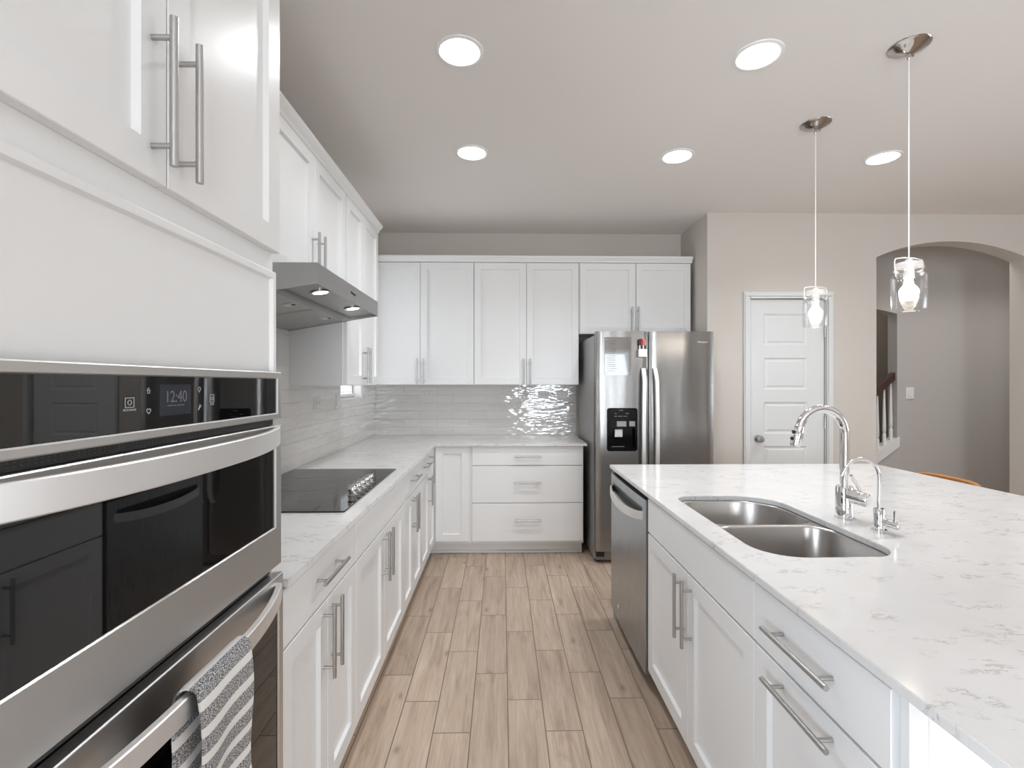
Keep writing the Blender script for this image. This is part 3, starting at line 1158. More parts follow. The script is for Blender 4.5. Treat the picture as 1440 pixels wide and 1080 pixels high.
# ------------------------------------------------------------------ faucets
r = thing('kitchen_faucet', 'tall chrome gooseneck faucet behind the sink', 'faucet', (1.237, 1.749, CT))
fx, fy = 1.237, 1.749
b = MB()
b.lathe([(0.0, 0.0), (0.0315, 0.0), (0.0315, 0.004), (0.0295, 0.006), (0.0275, 0.112), (0.026, 0.115), (0.0, 0.115)], (fx, fy, CT), 'z', 32)
b.build('body', M['chrome'], r)
Rg, zc = 0.087, 1.221
path = [(fx, fy, 1.02), (fx, fy, 1.10), (fx, fy, zc)]
for i in range(1, 21):
    a = math.radians(165 * i / 20)
    path.append((fx - Rg + Rg * math.cos(a), fy - 0.012 * i / 20, zc + Rg * math.sin(a)))
tip = path[-1]
b = MB()
b.tube(path, 0.0148, 20)
b.build('spout', M['chrome'], r)
dx, dz = -math.sin(math.radians(14)), -math.cos(math.radians(14))
b = MB()
b.tube([(tip[0] + dx * t_, tip[1] - 0.02 * t_, tip[2] + dz * t_) for t_ in (-0.004, 0.002, 0.03, 0.066, 0.072)], [0.0150, 0.0172, 0.0178, 0.0172, 0.0155], 20)
sh = b.build('spray_head', M['chrome'], r)
b = MB()
for t_ in (0.022, 0.046):
    b.tube([(tip[0] + dx * t_ - 0.014, tip[1] - 0.003, tip[2] + dz * t_ + 0.003), (tip[0] + dx * t_ - 0.0215, tip[1] - 0.004, tip[2] + dz * t_ + 0.005)], [0.0075, 0.006], 12)
b.build('spray_button', M['blackplastic'], sh)
b = MB()
b.tube([(fx + 0.004, fy - 0.006, 1.000), (1.276, 1.690, 0.989), (1.279, 1.686, 0.988)], [0.0245, 0.0245, 0.022], 24)
hd = b.build('handle', M['chrome'], r)
b = MB()
b.tube([(1.268, 1.700, 1.008), (1.205, 1.670, 1.082)], [0.0058, 0.005], 12)
b.build('lever', M['chrome'], hd)

r = thing('filter_faucet', 'small chrome drinking water tap to the right of the tall faucet', 'faucet', (1.238, 1.587, CT))
fx, fy = 1.238, 1.587
b = MB()
b.lathe([(0.0, 0.0), (0.0235, 0.0), (0.0235, 0.006), (0.0215, 0.008), (0.0155, 0.008), (0.0155, 0.074), (0.0145, 0.0755), (0.0, 0.0755)], (fx, fy, CT), 'z', 28)
b.build('body', M['chrome'], r)
path = [(fx, fy, 0.985), (fx, fy, 1.05), (fx, fy, 1.092)]
Rg, zc = 0.060, 1.092
for i in range(1, 19):
    a = math.radians(150 * i / 18)
    path.append((fx - Rg + Rg * math.cos(a), fy, zc + Rg * math.sin(a)))
tp = path[-1]
path.append((tp[0] - 0.028 * math.sin(math.radians(30)), fy, tp[2] - 0.028 * math.cos(math.radians(30))))
b = MB()
b.tube(path, [0.0056] * (len(path) - 1) + [0.0056], 14)
b.build('spout', M['chrome'], r)
b = MB()
b.tube([(fx + 0.004, fy - 0.006, 0.948), (1.264, 1.540, 0.943), (1.266, 1.537, 0.943)], [0.0115, 0.0125, 0.011], 20)
hd = b.build('handle', M['chrome'], r)
MB().cyl((1.258, 1.548, 0.950), (1.258, 1.546, 0.990), 0.0038, 10).build('lever', M['chrome'], hd)

# ------------------------------------------------------------------ dishwasher
D0, D1 = 2.197, 2.902
r = thing('dishwasher', 'stainless dishwasher at the far end of the island', 'dishwasher', (0.95, 2.55, 0))
PD = ISLE(0.672)
MB(PD).box(D0 + 0.004, D1, -0.56, -0.002, 0.09, 0.885).build('body', M['dark'], r, smooth=0)
b = MB(PD)
n = 14
us = [D0 + 0.006 + (D1 - D0 - 0.010) * i / n for i in range(n + 1)]
bow = lambda u: 0.024 + 0.006 * (1 - ((u - (D0 + D1) / 2) / ((D1 - D0) / 2)) ** 2)
z0, z1 = 0.085, 0.872
prof = [(u, bow(u)) for u in us]
outline = [(us[0], 0.0)] + prof + [(us[-1], 0.0)]
PK = lambda u: (0.775 + 0.022 * (1 - ((u - (D0 + D1) / 2) / 0.30) ** 2), 0.835)
b.loft([[(u, w, z) for (u, w) in outline] for z in (z0, z0 + 0.004, 0.742, 0.748, 0.868, z1)][0:3] + [[(u, w, z) for (u, w) in outline] for z in (0.868, z1)])
b.build('door', M['steeldw'], r, smooth=40)
# flat black sheet paints the dark of the pocket behind a bowed handle bar
b = MB(PD)
cu = (D0 + D1) / 2
hw = 0.295
segs = 18
loops = []
pts_t, pts_b = [], []
for i in range(segs + 1):
    s = -1 + 2 * i / segs
    u = cu + hw * s
    k = 1 - s * s
    pts_t.append((u, bow(u) + 0.0012, 0.826))
    pts_b.append((u, bow(u) + 0.0012, 0.800 - 0.030 * k ** 0.6))
v1 = [b.v(*p) for p in pts_t]
v2 = [b.v(*p) for p in pts_b]
for i in range(segs):
    b.face([v1[i], v1[i + 1], v2[i + 1], v2[i]])
b.build('pocket_shade', M['blackplastic'], r, smooth=0)
b = MB(PD)
loops = []
for i in range(segs + 1):
    s = -1 + 2 * i / segs
    u = cu + (hw + 0.012) * s
    k = max(0.0, 1 - s * s)
    w = bow(min(max(u, D0), D1)) + 0.004 + 0.038 * k ** 0.5
    zt = 0.812 - 0.020 * k
    loops.append([(u, w - 0.010, zt), (u, w, zt), (u, w + 0.001, zt - 0.020), (u, w, zt - 0.040), (u, w - 0.010, zt - 0.040)])
b.loft(loops)
b.build('handle', M['steelh'], r, smooth=40)
MB(PD).box(D0 + 0.02, D1 - 0.02, -0.06, -0.045, 0.004, 0.085).build('kick_plate', M['dull'], r, smooth=0)
b = MB()
b.lathe([(0.0, -0.0318), (0.010, -0.0318), (0.012, -0.0295)], (0.672, 2.70, 0.165), 'x', 20)
b.build('badge', M['steelh'], r)

# ------------------------------------------------------------------ refrigerator
r = thing('refrigerator', 'stainless side by side refrigerator with ice dispenser', 'refrigerator', (1.18, 4.15, 0))
b = MB()
b.box(0.716, 1.640, 3.815, 4.560, 0.03, 1.775, 0.004)
b.build('body', M['steelfrb'], r, smooth=0)
for x in (0.76, 1.60):
    for y in (3.86, 4.50):
        MB().cyl((x, y, 0.0), (x, y, 0.034), 0.02, 12).build('foot', M['blackplastic'], r)
FY0, FY1 = 3.757, 3.807


def fridge_door(x0, x1, hole=None):
    xs = [x0 + (x1 - x0) * i / 16 for i in range(17)]
    zsl = [0.105, 0.109, 1.796, 1.800]
    if hole:
        xs = sorted([x for x in xs if min(abs(x - hole[0]), abs(x - hole[1])) > 0.008] + [hole[0], hole[1]])
        zsl = sorted(zsl + [hole[2], hole[3]])
    xm, hwid = (x0 + x1) / 2, (x1 - x0) / 2
    def fy(x):
        s = abs((x - xm) / hwid)
        return FY0 - 0.0015 * (1 - s * s) + (0.010 * max(0, (s - 0.955) / 0.045) ** 2)
    m = MB()
    fr = [[m.v(x, fy(x), z) for x in xs] for z in zsl]
    bk = [[m.v(x, FY1, z) for x in xs] for z in zsl]
    nx, nz = len(xs), len(zsl)
    for i in range(nz - 1):
        for j in range(nx - 1):
            inh = hole and hole[0] - 1e-6 <= xs[j] < hole[1] - 1e-6 and hole[2] - 1e-6 <= zsl[i] < hole[3] - 1e-6
            if not inh:
                m.face([fr[i][j], fr[i][j + 1], fr[i + 1][j + 1], fr[i + 1][j]])
            m.face([bk[i][j], bk[i + 1][j], bk[i + 1][j + 1], bk[i][j + 1]])
    for j in range(nx - 1):
        m.face([fr[0][j], bk[0][j], bk[0][j + 1], fr[0][j + 1]])
        m.face([fr[-1][j], fr[-1][j + 1], bk[-1][j + 1], bk[-1][j]])
    for i in range(nz - 1):
        m.face([fr[i][0], fr[i + 1][0], bk[i + 1][0], bk[i][0]])
        m.face([fr[i][-1], bk[i][-1], bk[i + 1][-1], fr[i + 1][-1]])
    return m, fy


HO = (0.810, 1.038, 0.882, 1.206)
m, fyl = fridge_door(0.721, 1.124, HO)
ld = m.build('door', M['steelfr'], r, smooth=50)
m, fyr = fridge_door(1.136, 1.637)
rd = m.build('door', M['steelfr'], r, smooth=50)


def fridge_handle(par, xc, side):
    m = MB()
    loops = []
    n = 20
    za, zb = 0.50, 1.515
    for i in range(n + 1):
        s = i / n
        z = za + (zb - za) * s
        k = min(1.0, math.sin(PI * s) * 3.2) if 0 < s < 1 else 0
        k = k ** 0.6 if k > 0 else 0
        y = FY0 - 0.012 - 0.045 * k
        bowx = side * 0.008 * (1 - (2 * s - 1) ** 2)
        w = 0.0185
        loops.append([(xc - w + bowx, y, z), (xc - w * 0.7 + bowx, y - 0.010, z), (xc + w * 0.7 + bowx, y - 0.010, z), (xc + w + bowx, y, z), (xc + w * 0.8 + bowx, y + 0.010, z), (xc - w * 0.8 + bowx, y + 0.010, z)])
    m.loft(loops)
    return m.build('handle', M['steelh'], par, smooth=50)


fridge_handle(ld, 1.083, -1)
fridge_handle(rd, 1.172, 1)
# dispenser: black bezel, control face, cavity with paddle
b = MB()
yb = fyl(0.92)
oo = round_rect(HO[0] - 0.004, HO[1] + 0.004, HO[2] - 0.004, HO[3] + 0.004, 0.022, 6)
ii = round_rect(HO[0] + 0.014, HO[1] - 0.014, HO[2] + 0.016, 1.060, 0.016, 6)
b.loft([[(x, yb + 0.004, z) for (x, z) in oo], [(x, yb - 0.003, z) for (x, z) in oo], [(x, yb - 0.003, z) for (x, z) in ii], [(x, yb + 0.042, z) for (x, z) in ii]], cap0=False, cap1=True)
disp = b.build('dispenser', M['dispblack'], ld, smooth=30)
b = MB()
yd = yb - 0.0042
b.box(0.882, 0.955, yd, yd + 0.003, 1.068, 1.108)
b.box(0.978, 1.022, yd, yd + 0.003, 1.070, 1.108)
b.build('control_label', M['dull'], ld, smooth=0)
b = MB()
b.box(0.868, 0.930, yb + 0.010, yb + 0.022, 0.985, 1.045, 0.004)
b.build('paddle', M['outlet'], ld, smooth=0)
b = MB()
for (x0, x1, z) in ((0.862, 0.884, 1.145), (0.893, 0.928, 1.145), (0.936, 0.962, 1.145), (0.90, 0.93, 1.19), (0.865, 0.88, 1.165), (0.95, 0.975, 1.165), (0.843, 0.94, 0.912)):
    b = MB()
    b.box(x0, x1, yd, yd + 0.003, z, z + 0.004)
    b.build('control_icon', M['ink'], ld, smooth=0)
b = MB()
b.box(0.735, 1.625, 3.822, 3.842, 0.018, 0.098)
b.build('toe_grille', M['dull'], r, smooth=0)
b = MB()
b.box(0.728, 0.790, 3.770, 3.830, 0.060, 0.096, 0.004)
b.build('hinge_cover', M['blackplastic'], r)
for (x0, x1) in ((0.728, 0.80), (1.56, 1.63)):
    MB().box(x0, x1, 3.812, 3.86, 1.7755, 1.792, 0.004).build('top_hinge', M['blackplastic'], r)
b = MB()
tm = text_mesh('Whirlpool', 0.019)
b.add_mesh(tm, lambda c: Vector((1.545 + c.x, fyr(1.545) - 0.0008 - c.z, 1.718 + c.y)))
b.build('badge', M['logo'], rd, smooth=0)

# acrylic note board on the freezer door
yn = 3.7505
r = thing('note_board', 'clear acrylic note board pinned by four magnets on the freezer door', 'note board', (0.89, yn, 1.46))
b = MB()
b.box(0.787, 0.994, yn - 0.003, yn, 1.462, 1.755)
b.build('sheet', M['acrylic'], r, smooth=0)
for x in (0.799, 0.982):
    for z in (1.478, 1.738):
        q = MB()
        q.lathe([(0.0, -0.0075), (0.006, -0.0075), (0.0065, -0.003)], (x, yn, z), 'y', 14)
        q.build('magnet', M['nickelp'], r)
b = MB()
rows = 15
for i in range(rows):
    z = 1.725 - i * 0.0165
    b.box(0.812, 0.812 + 0.05 + 0.02 * random.random(), yn - 0.0036, yn - 0.0032, z, z + 0.0022)
b.box(0.806, 0.8068, yn - 0.0036, yn - 0.0032, 1.475, 1.735)
b.build('writing', M['ink'], r, smooth=0)

# magnetic cup with markers
r = thing('marker_cup', 'small white magnetic cup holding markers on the freezer door', 'cup', (1.072, 3.733, 1.60))
b = MB()
x0, x1, y0, y1, z0, z1 = 1.042, 1.104, 3.716, 3.7515, 1.602, 1.662
b.loft([[(x0, y0, z0), (x1, y0, z0), (x1, y1, z0), (x0, y1, z0)], [(x0, y0, z1), (x1, y0, z1), (x1, y1, z1), (x0, y1, z1)],
        [(x0 + .002, y0 + .002, z1), (x1 - .002, y0 + .002, z1), (x1 - .002, y1 - .002, z1), (x0 + .002, y1 - .002, z1)],
        [(x0 + .002, y0 + .002, z0 + .002), (x1 - .002, y0 + .002, z0 + .002), (x1 - .002, y1 - .002, z0 + .002), (x0 + .002, y1 - .002, z0 + .002)]])
b.build('cup', M['white'], r, smooth=0)
for (nm, x, mat, lab, top_) in (('a', 1.053, M['blackplastic'], 'black marker at the left of the white cup', 1.738), ('b', 1.066, M['red'], 'red marker standing in the white cup', 1.742),
                               ('c', 1.080, M['pink'], 'pink marker standing in the white cup', 1.736), ('d', 1.094, M['orange'], 'orange marker at the right of the white cup', 1.730)):
    t_ = thing('marker', lab, 'marker', (x, 3.734, 1.605), 'markers in the magnetic cup')
    q = MB()
    q.cyl((x, 3.734, 1.605), (x, 3.731, 1.690), 0.0055, 10)
    q.build('barrel', M['white'] if nm in 'ac' else M['blackplastic'], t_)
    q = MB()
    q.cyl((x, 3.731, 1.690), (x, 3.729, top_), 0.0062, 10)
    q.build('cap', mat, t_)

# wire caddy whose handle shows above the refrigerator
r = thing('wire_caddy', 'thin wire caddy on top of the refrigerator', 'caddy', (1.46, 4.02, 1.775))
b = MB()
for y in (3.98, 4.06):
    b.tube([(1.40, y, 1.779), (1.515, y, 1.779), (1.515, y, 1.82), (1.40, y, 1.82), (1.40, y, 1.779)], 0.0025, 8)
for x in (1.40, 1.515):
    for z in (1.779, 1.82):
        b.cyl((x, 3.98, z), (x, 4.06, z), 0.0025, 8)
b.build('basket', M['nickel'], r)
b = MB()
b.tube([(1.515, 4.02, 1.82), (1.515, 4.02, 1.842), (1.505, 4.02, 1.849), (1.47, 4.02, 1.851)], 0.0028, 8)
b.build('handle', M['nickel'], r)

# ------------------------------------------------------------------ double wall oven
r = thing('double_oven', 'stainless double wall oven with black glass and a clock display', 'oven', (-0.85, 0.83, 0.35))
O0, O1 = 0.430, 1.224
OX = -0.545
PO = LEFT(OX)
MB(PO).box(OC0 + 0.022, OC1 - 0.022, -0.55, -0.026, 0.36, 1.425).build('chassis', M['dark'], r, smooth=0)


def frame_loft(P, u0, u1, z0, z1, iu, iz0, iz1, th, name, mat, par, depth=0.022):
    m = MB(P)
    A = lambda i, w: rect_loop(u0, u1, z0, z1, i, w)
    inner = lambda i, w: [(u0 + iu + i, w, z0 + iz0 + i), (u1 - iu - i, w, z0 + iz0 + i), (u1 - iu - i, w, z1 - iz1 - i), (u0 + iu + i, w, z1 - iz1 - i)]
    m.loft([A(0, -depth), A(0, th - 0.002), A(0.002, th), inner(0, th), inner(0.002, th - 0.003), inner(0.002, -depth)], cap0=False, cap1=False)
    return m.build(name, mat, par, smooth=25)


# control panel
cp = frame_loft(PO, O0, O1, 1.314, 1.427, 0.018, 0.012, 0.014, 0.0, 'control_panel', M['steel'], r)
MB(PO).box(O0 + 0.0205, O1 - 0.0205, -0.021, -0.0035, 1.3285, 1.4105).build('control_glass', M['blackgloss'], cp, smooth=0)
gx = -0.0030
MB(PO).box(0.797, 0.876, -0.0034, gx, 1.347, 1.398).build('display', M['disp'], cp, smooth=0)
b = MB()
b.add_mesh(text_mesh('12:40', 0.0275), lambda c: Vector((OX + gx + 0.0004 + c.z, 0.8365 + c.x * 0.92, 1.377 + c.y)))
b.build('clock_digits', M['digits'], cp, smooth=0)
b = MB(PO)
for (u0, u1) in ((0.815, 0.829), (0.8315, 0.8365), (0.839, 0.857)):
    b.box(u0, u1, gx, gx + 0.0004, 1.3625, 1.3642)
b.build('date_line', M['digits'], cp, smooth=0)


def icon_part(fn):
    m = MB(PO)
    fn(m)
    return m.build('icon', M['icon'], cp, smooth=0)


def sq(m, u, z, hu, hz, t=0.0011):
    w0, w1 = gx, gx + 0.0005
    m.box(u - hu, u + hu, w0, w1, z - hz, z - hz + t)
    m.box(u - hu, u + hu, w0, w1, z + hz - t, z + hz)
    m.box(u - hu, u - hu + t, w0, w1, z - hz + t, z + hz - t)
    m.box(u + hu - t, u + hu, w0, w1, z - hz + t, z + hz - t)


def outline(m, pts_, t=0.0006):
    m.tube([(u, gx + 0.0003, z) for (u, z) in pts_ + pts_[:1]], t, 6)


def circ(u, z, rr, n=14):
    return [(u + rr * math.cos(2 * PI * i / n), z + rr * math.sin(2 * PI * i / n)) for i in range(n)]


icon_part(lambda m: (sq(m, 0.733, 1.3715, 0.009, 0.0075), outline(m, circ(0.733, 1.3715, 0.0036))))
icon_part(lambda m: (sq(m, 0.938, 1.3715, 0.007, 0.0075), outline(m, circ(0.938, 1.371, 0.0032))))
icon_part(lambda m: (outline(m, [(0.7685, 1.389), (0.772, 1.393), (0.7755, 1.389)]), sq(m, 0.772, 1.3865, 0.0026, 0.0024, 0.0008)))
icon_part(lambda m: outline(m, [(0.772, 1.3525), (0.7677, 1.357), (0.7680, 1.3595), (0.7700, 1.3605), (0.772, 1.359), (0.774, 1.3605), (0.7760, 1.3595), (0.7763, 1.357)]))
icon_part(lambda m: (outline(m, circ(0.899, 1.3895, 0.0036)), m.box(0.8977, 0.9003, gx, gx + 0.0005, 1.3835, 1.3855)))
icon_part(lambda m: (m.tube([(0.896, gx + 0.0003, 1.352), (0.9005, gx + 0.0003, 1.3575)], 0.0011, 6), outline(m, circ(0.9015, 1.3588, 0.0022))))
b = MB()
b.add_mesh(text_mesh('MICROWAVE', 0.0048, 0.0002), lambda c: Vector((OX + gx + 0.0004 + c.z, 0.733 + c.x * 0.9, 1.3605 + c.y)))
b.build('lettering', M['icon'], cp, smooth=0)
b = MB()
b.add_mesh(text_mesh('OVEN', 0.0048, 0.0002), lambda c: Vector((OX + gx + 0.0004 + c.z, 0.938 + c.x * 0.9, 1.3605 + c.y)))
b.build('lettering', M['icon'], cp, smooth=0)
# vent strip below the panel
vg = MB(PO)
vg.box(O0 + 0.006, O1 - 0.020, -0.024, -0.012, 1.2995, 1.3135)
b = vg
b.mi = 1
u = O0 + 0.02
i = 0
while u < O1 - 0.05:
    if i % 12 < 10:
        for z in (1.3035, 1.3085):
            b.box(u, u + 0.0045, -0.0122, -0.0116, z, z + 0.0022)
    u += 0.0085
    i += 1
b.build('vent', [M['blackplastic'], M['ventslot']], r, smooth=0)


def oven_handle(par, z0, z1, ox, bulge, tilt=0.0):
    m = MB()
    n = 26
    a, bq = O0 + 0.030, O1 - 0.030
    loops = []
    for i in range(n + 1):
        s = -1 + 2 * i / n
        y = (a + bq) / 2 + (bq - a) / 2 * s
        k = (1 - abs(s) ** 2.6)
        x = ox + 0.010 + bulge * k
        zz0, zz1 = z0, z1
        loops.append([(x - 0.013, y, zz0 + 0.002), (x - 0.013, y, zz1 - 0.002), (x - 0.010, y, zz1), (x - 0.001, y, zz1), (x + 0.001, y, zz1 - 0.002), (x + 0.001, y, zz0 + 0.002), (x - 0.001, y, zz0), (x - 0.010, y, zz0)])
    m.loft(loops)
    return m.build('handle', M['steelh'], par, smooth=30)


# upper door
du_ = frame_loft(PO, O0, O1, 0.957, 1.298, 0.028, 0.094, 0.048, 0.0, 'door', M['steel'], r)
MB(PO).box(O0 + 0.0305, O1 - 0.0305, -0.021, -0.004, 1.0535, 1.2475).build('door_glass', M['blackgloss'], du_, smooth=0)
oven_handle(du_, 1.254, 1.2965, OX, 0.056)
MB(PO).box(O0 + 0.004, O1 - 0.018, -0.030, -0.020, 0.937, 0.9565).build('vent', M['blackplastic'], r, smooth=0)
# lower door
PO2 = LEFT(-0.541)
dl = frame_loft(PO2, O0, O1 + 0.001, 0.365, 0.935, 0.022, 0.07, 0.070, 0.0, 'door', M['steel'], r)
MB(PO2).box(O0 + 0.0245, O1 - 0.0235, -0.021, -0.004, 0.4375, 0.8625).build('door_glass', M['blackgloss'], dl, smooth=0)
oven_handle(dl, 0.882, 0.919, -0.541, 0.050)

# ------------------------------------------------------------------ towel over the lower handle
def towel():
    y0, y1 = 0.766, 0.926
    hx = -0.541 + 0.010 + 0.050          # handle face near its middle
    ztop = 0.924
    prof = []                             # (x, z, run) from the back hem over the bar to the front hem
    for i in range(12):
        z = 0.60 + (ztop - 0.012 - 0.60) * i / 12
        prof.append((hx - 0.021 - 0.006 * math.sin(i * 0.6), z))
    for i in range(9):
        a = math.radians(180 - 180 * i / 8)
        prof.append((hx - 0.0055 + 0.0155 * math.cos(a), ztop - 0.010 + 0.014 * math.sin(a)))
    for i in range(1, 26):
        z = ztop - 0.010 - (ztop - 0.010 - 0.56) * i / 25
        prof.append((hx + 0.010 + 0.004 * math.sin(i * 0.35), z))
    n = len(prof)
    ny = 14
    run = [0.0]
    for (a, b2) in zip(prof, prof[1:]):
        run.append(run[-1] + math.hypot(b2[0] - a[0], b2[1] - a[1]))
    bm = bmesh.new()
    uvl = bm.loops.layers.uv.new('run')
    grid = {}
    th = 0.005
    for side in (0, 1):
        for i, (x, z) in enumerate(prof):
            p0, p1 = prof[max(0, i - 1)], prof[min(n - 1, i + 1)]
            tx, tz = p1[0] - p0[0], p1[1] - p0[1]
            l = math.hypot(tx, tz)
            nx_, nz_ = -tz / l, tx / l
            frontness = max(0.0, min(1.0, (i - 17) / 14.0))
            backness = max(0.0, min(1.0, (14 - i) / 10.0))
            for j in range(ny + 1):
                s = j / ny
                y = y0 + (y1 - y0) * s
                fold = 0.006 * math.sin(s * 7.0 + 0.6) * frontness + 0.004 * math.sin(s * 9.0) * backness
                y -= 0.028 * backness * (1 - s) - 0.006 * frontness * (1 - s) * 2
                zz = z - 0.006 * frontness * math.sin(s * 3.0)
                o = th / 2 * (1 if side else -1)
                edge = 0.6 if j in (0, ny) else 1.0
                grid[side, i, j] = bm.verts.new((x - nx_ * o * edge * -1 + fold * 0.8, y, zz + nz_ * o * edge))
    def quad(vs_, uvs):
        f = bm.faces.new(vs_)
        for lp, q in zip(f.loops, uvs):
            lp[uvl].uv = q
    for side in (0, 1):
        for i in range(n - 1):
            for j in range(ny):
                quad([grid[side, i, j], grid[side, i, j + 1], grid[side, i + 1, j + 1], grid[side, i + 1, j]],
                     [(j / ny * 0.17, run[i]), ((j + 1) / ny * 0.17, run[i]), ((j + 1) / ny * 0.17, run[i + 1]), (j / ny * 0.17, run[i + 1])])
    for i in range(n - 1):
        for j in (0, ny):
            quad([grid[0, i, j], grid[0, i + 1, j], grid[1, i + 1, j], grid[1, i, j]],
                 [(j / ny * 0.17, run[i]), (j / ny * 0.17, run[i + 1]), (j / ny * 0.17 + 0.004, run[i + 1]), (j / ny * 0.17 + 0.004, run[i])])
    for j in range(ny):
        for i in (0, n - 1):
            quad([grid[0, i, j], grid[0, i, j + 1], grid[1, i, j + 1], grid[1, i, j]], [(j / ny * 0.17, run[i])] * 4)
    m = MB()
    m.bm.free()
    m.bm = bm
    o = m.build('towel', M['towel'], loc=(hx, 0.85, 0.56), smooth=60)
    return tag(o, 'grey and white striped towel hanging over the lower oven handle', 'towel')


towel()

# ------------------------------------------------------------------ cooktop
r = thing('cooktop', 'black glass cooktop with five chrome knobs on the left counter', 'cooktop', (-0.88, 2.31, CT))
b = MB()
b.prism(round_rect(-1.160, -0.594, 1.856, 2.772, 0.008, 3), CT + 0.0002, CT + 0.006, 'z')
bmesh.ops.bevel(b.bm, geom=[e for e in b.bm.edges if len(e.link_faces) == 2 and e.calc_face_angle(0) > 1 and abs(e.verts[0].co.z - e.verts[1].co.z) < 1e-5 and e.verts[0].co.z > CT + 0.005], offset=0.0015, segments=1, affect='EDGES')
b.build('glass', M['cooktop'], r, smooth=30)
for (x, y, rr) in ((-1.0, 2.06, 0.10), (-0.78, 2.08, 0.075), (-0.90, 2.32, 0.12), (-1.0, 2.58, 0.085), (-0.76, 2.58, 0.10)):
    q = MB()
    q.lathe([(rr - 0.0012, 0.0), (rr - 0.0012, 0.0003), (rr, 0.0003), (rr, 0.0)], (x, y, CT + 0.006), 'z', 40)
    q.build('burner_ring', M['ink'], r, smooth=0)
for i in range(5):
    y = 2.115 + i * 0.067
    x = -0.640
    q = MB()
    q.lathe([(0.0, 0.0), (0.0205, 0.0), (0.0205, 0.004), (0.0165, 0.006), (0.0165, 0.022), (0.0205, 0.027), (0.0205, 0.035), (0.017, 0.040), (0.0, 0.042)], (x, y, CT + 0.006), 'z', 24)
    q.box(x - 0.018, x + 0.018, y - 0.003, y + 0.003, CT + 0.044, CT + 0.051, 0.001)
    q.build('knob', M['chrome'], r)

# ------------------------------------------------------------------ range hood
r = thing('range_hood', 'stainless under cabinet range hood over the cooktop', 'range hood', (-0.93, 2.27, 1.685))
HY0, HY1 = 1.832, 2.722
HXF, HXB = -0.685, WX + 0.009
zt, zf, zb = 1.847, 1.770, 1.687
b = MB()
b.prism([(HXB, zb + 0.020), (HXB, zt), (HXF - 0.002, zt), (HXF - 0.002, zf + 0.014)], HY0 + 0.002, HY1 - 0.002, 'y')
b.build('housing', M['hood'], r, smooth=0)
b = MB()
sh_ = [(HXB, zb), (HXB, zt + 0.001), (HXF, zt + 0.001), (HXF, zf)]
b.prism(sh_, HY0, HY0 + 0.002, 'y')
b.prism(sh_, HY1 - 0.002, HY1, 'y')
b.box(HXF - 0.002, HXF, HY0 + 0.002, HY1 - 0.002, zf, zt + 0.001)
b.build('shell', M['hood'], r, smooth=0)
und = lambda x: zf + 0.013 + (x - HXF) * (zf - zb) / (HXF - HXB)
b = MB()
b.prism([(-0.835, und(-0.835) - 0.012), (-0.855, und(-0.855) - 0.012), (-0.855, und(-0.855) + 0.002), (-0.835, und(-0.835) + 0.002)], HY0 + 0.004, HY1 - 0.004, 'y')
b.build('filter_rail', M['hood'], r, smooth=0)
ym = (HY0 + HY1) / 2
for (y0, y1) in ((HY0 + 0.012, ym - 0.004), (ym + 0.004, HY1 - 0.012)):
    b = MB()
    xa, xb = -0.858, HXB + 0.012
    q = lambda i, d: [(xa - i, y0 + i, und(xa - i) + d), (xb + i, y0 + i, und(xb + i) + d), (xb + i, y1 - i, und(xb + i) + d), (xa - i, y1 - i, und(xa - i) + d)]
    b.loft([q(0, 0.004), q(0, -0.011), q(0.002, -0.012), q(0.012, -0.012), q(0.014, -0.008)])
    fl = b.build('filter', M['hoodu'], r, smooth=20)
    yc = (y0 + y1) / 2 + 0.06
    MB(lambda x, y, z: Vector((x, y, und(x) - 0.0085 + z))).box(-0.930, -0.885, yc - 0.03, yc + 0.03, -0.003, 0.001).build('latch', M['outlet'], fl, smooth=0)
    MB(lambda x, y, z: Vector((x, y, und(x) - 0.0085 + z))).box(-0.900, -0.885, yc - 0.012, yc + 0.012, -0.0042, -0.003).build('latch_slot', M['dark'], fl, smooth=0)
for y in (2.022, 2.455):
    q = MB(lambda x, y_, z: Vector((x, y_, und(x) + z)))
    q.lathe([(0.030, 0.002), (0.041, 0.002), (0.041, -0.004), (0.030, -0.004)], (-0.742, y, 0), 'z', 28, closed=True)
    ring = q.build('lamp_ring', M['nickelp'], r)
    q = MB(lambda x, y_, z: Vector((x, y_, und(x) + z)))
    q.lathe([(0.0, -0.003), (0.0298, -0.003), (0.0298, 0.001)], (-0.742, y, 0), 'z', 28)
    q.build('lamp', M['hoodlens'], ring)
b = MB()
b.add_mesh(text_mesh('Whirlpool', 0.0175), lambda c: Vector((HXF + 0.0006 + c.z, 2.275 + c.x, 1.812 + c.y)))
b.build('badge', M['blackplastic'], r, smooth=0)

# ------------------------------------------------------------------ recessed ceiling lamps
GL = 'recessed ceiling lights'
can = thing('recessed_light', 'x', 'ceiling light', (-0.18, 2.088, H), GL)
b = MB()
b.lathe([(0.083, 0.0), (0.083, -0.004), (0.088, -0.007), (0.101, -0.004), (0.103, 0.0)], (-0.18, 2.088, H), 'z', 40)
b.build('trim_ring', M['white'], can)
b = MB()
b.lathe([(0.0, -0.0045), (0.0825, -0.0045), (0.0825, 0.0)], (-0.18, 2.088, H), 'z', 40)
b.build('lens', M['lens'], can)
cl = bpy.data.lights.new('lamp_beam', 'AREA')
cl.shape = 'DISK'
cl.size = 0.16
cl.energy = CAN_WATTS
cl.color = (0.95, 0.985, 1.03)
cl.spread = math.radians(130)
co = bpy.data.objects.new('lamp_beam', cl)
COL.objects.link(co)
co.parent = can
co.location = (0, 0, -0.006)
can['label'] = 'round ceiling light nearest the oven cabinet, larger of the left two'
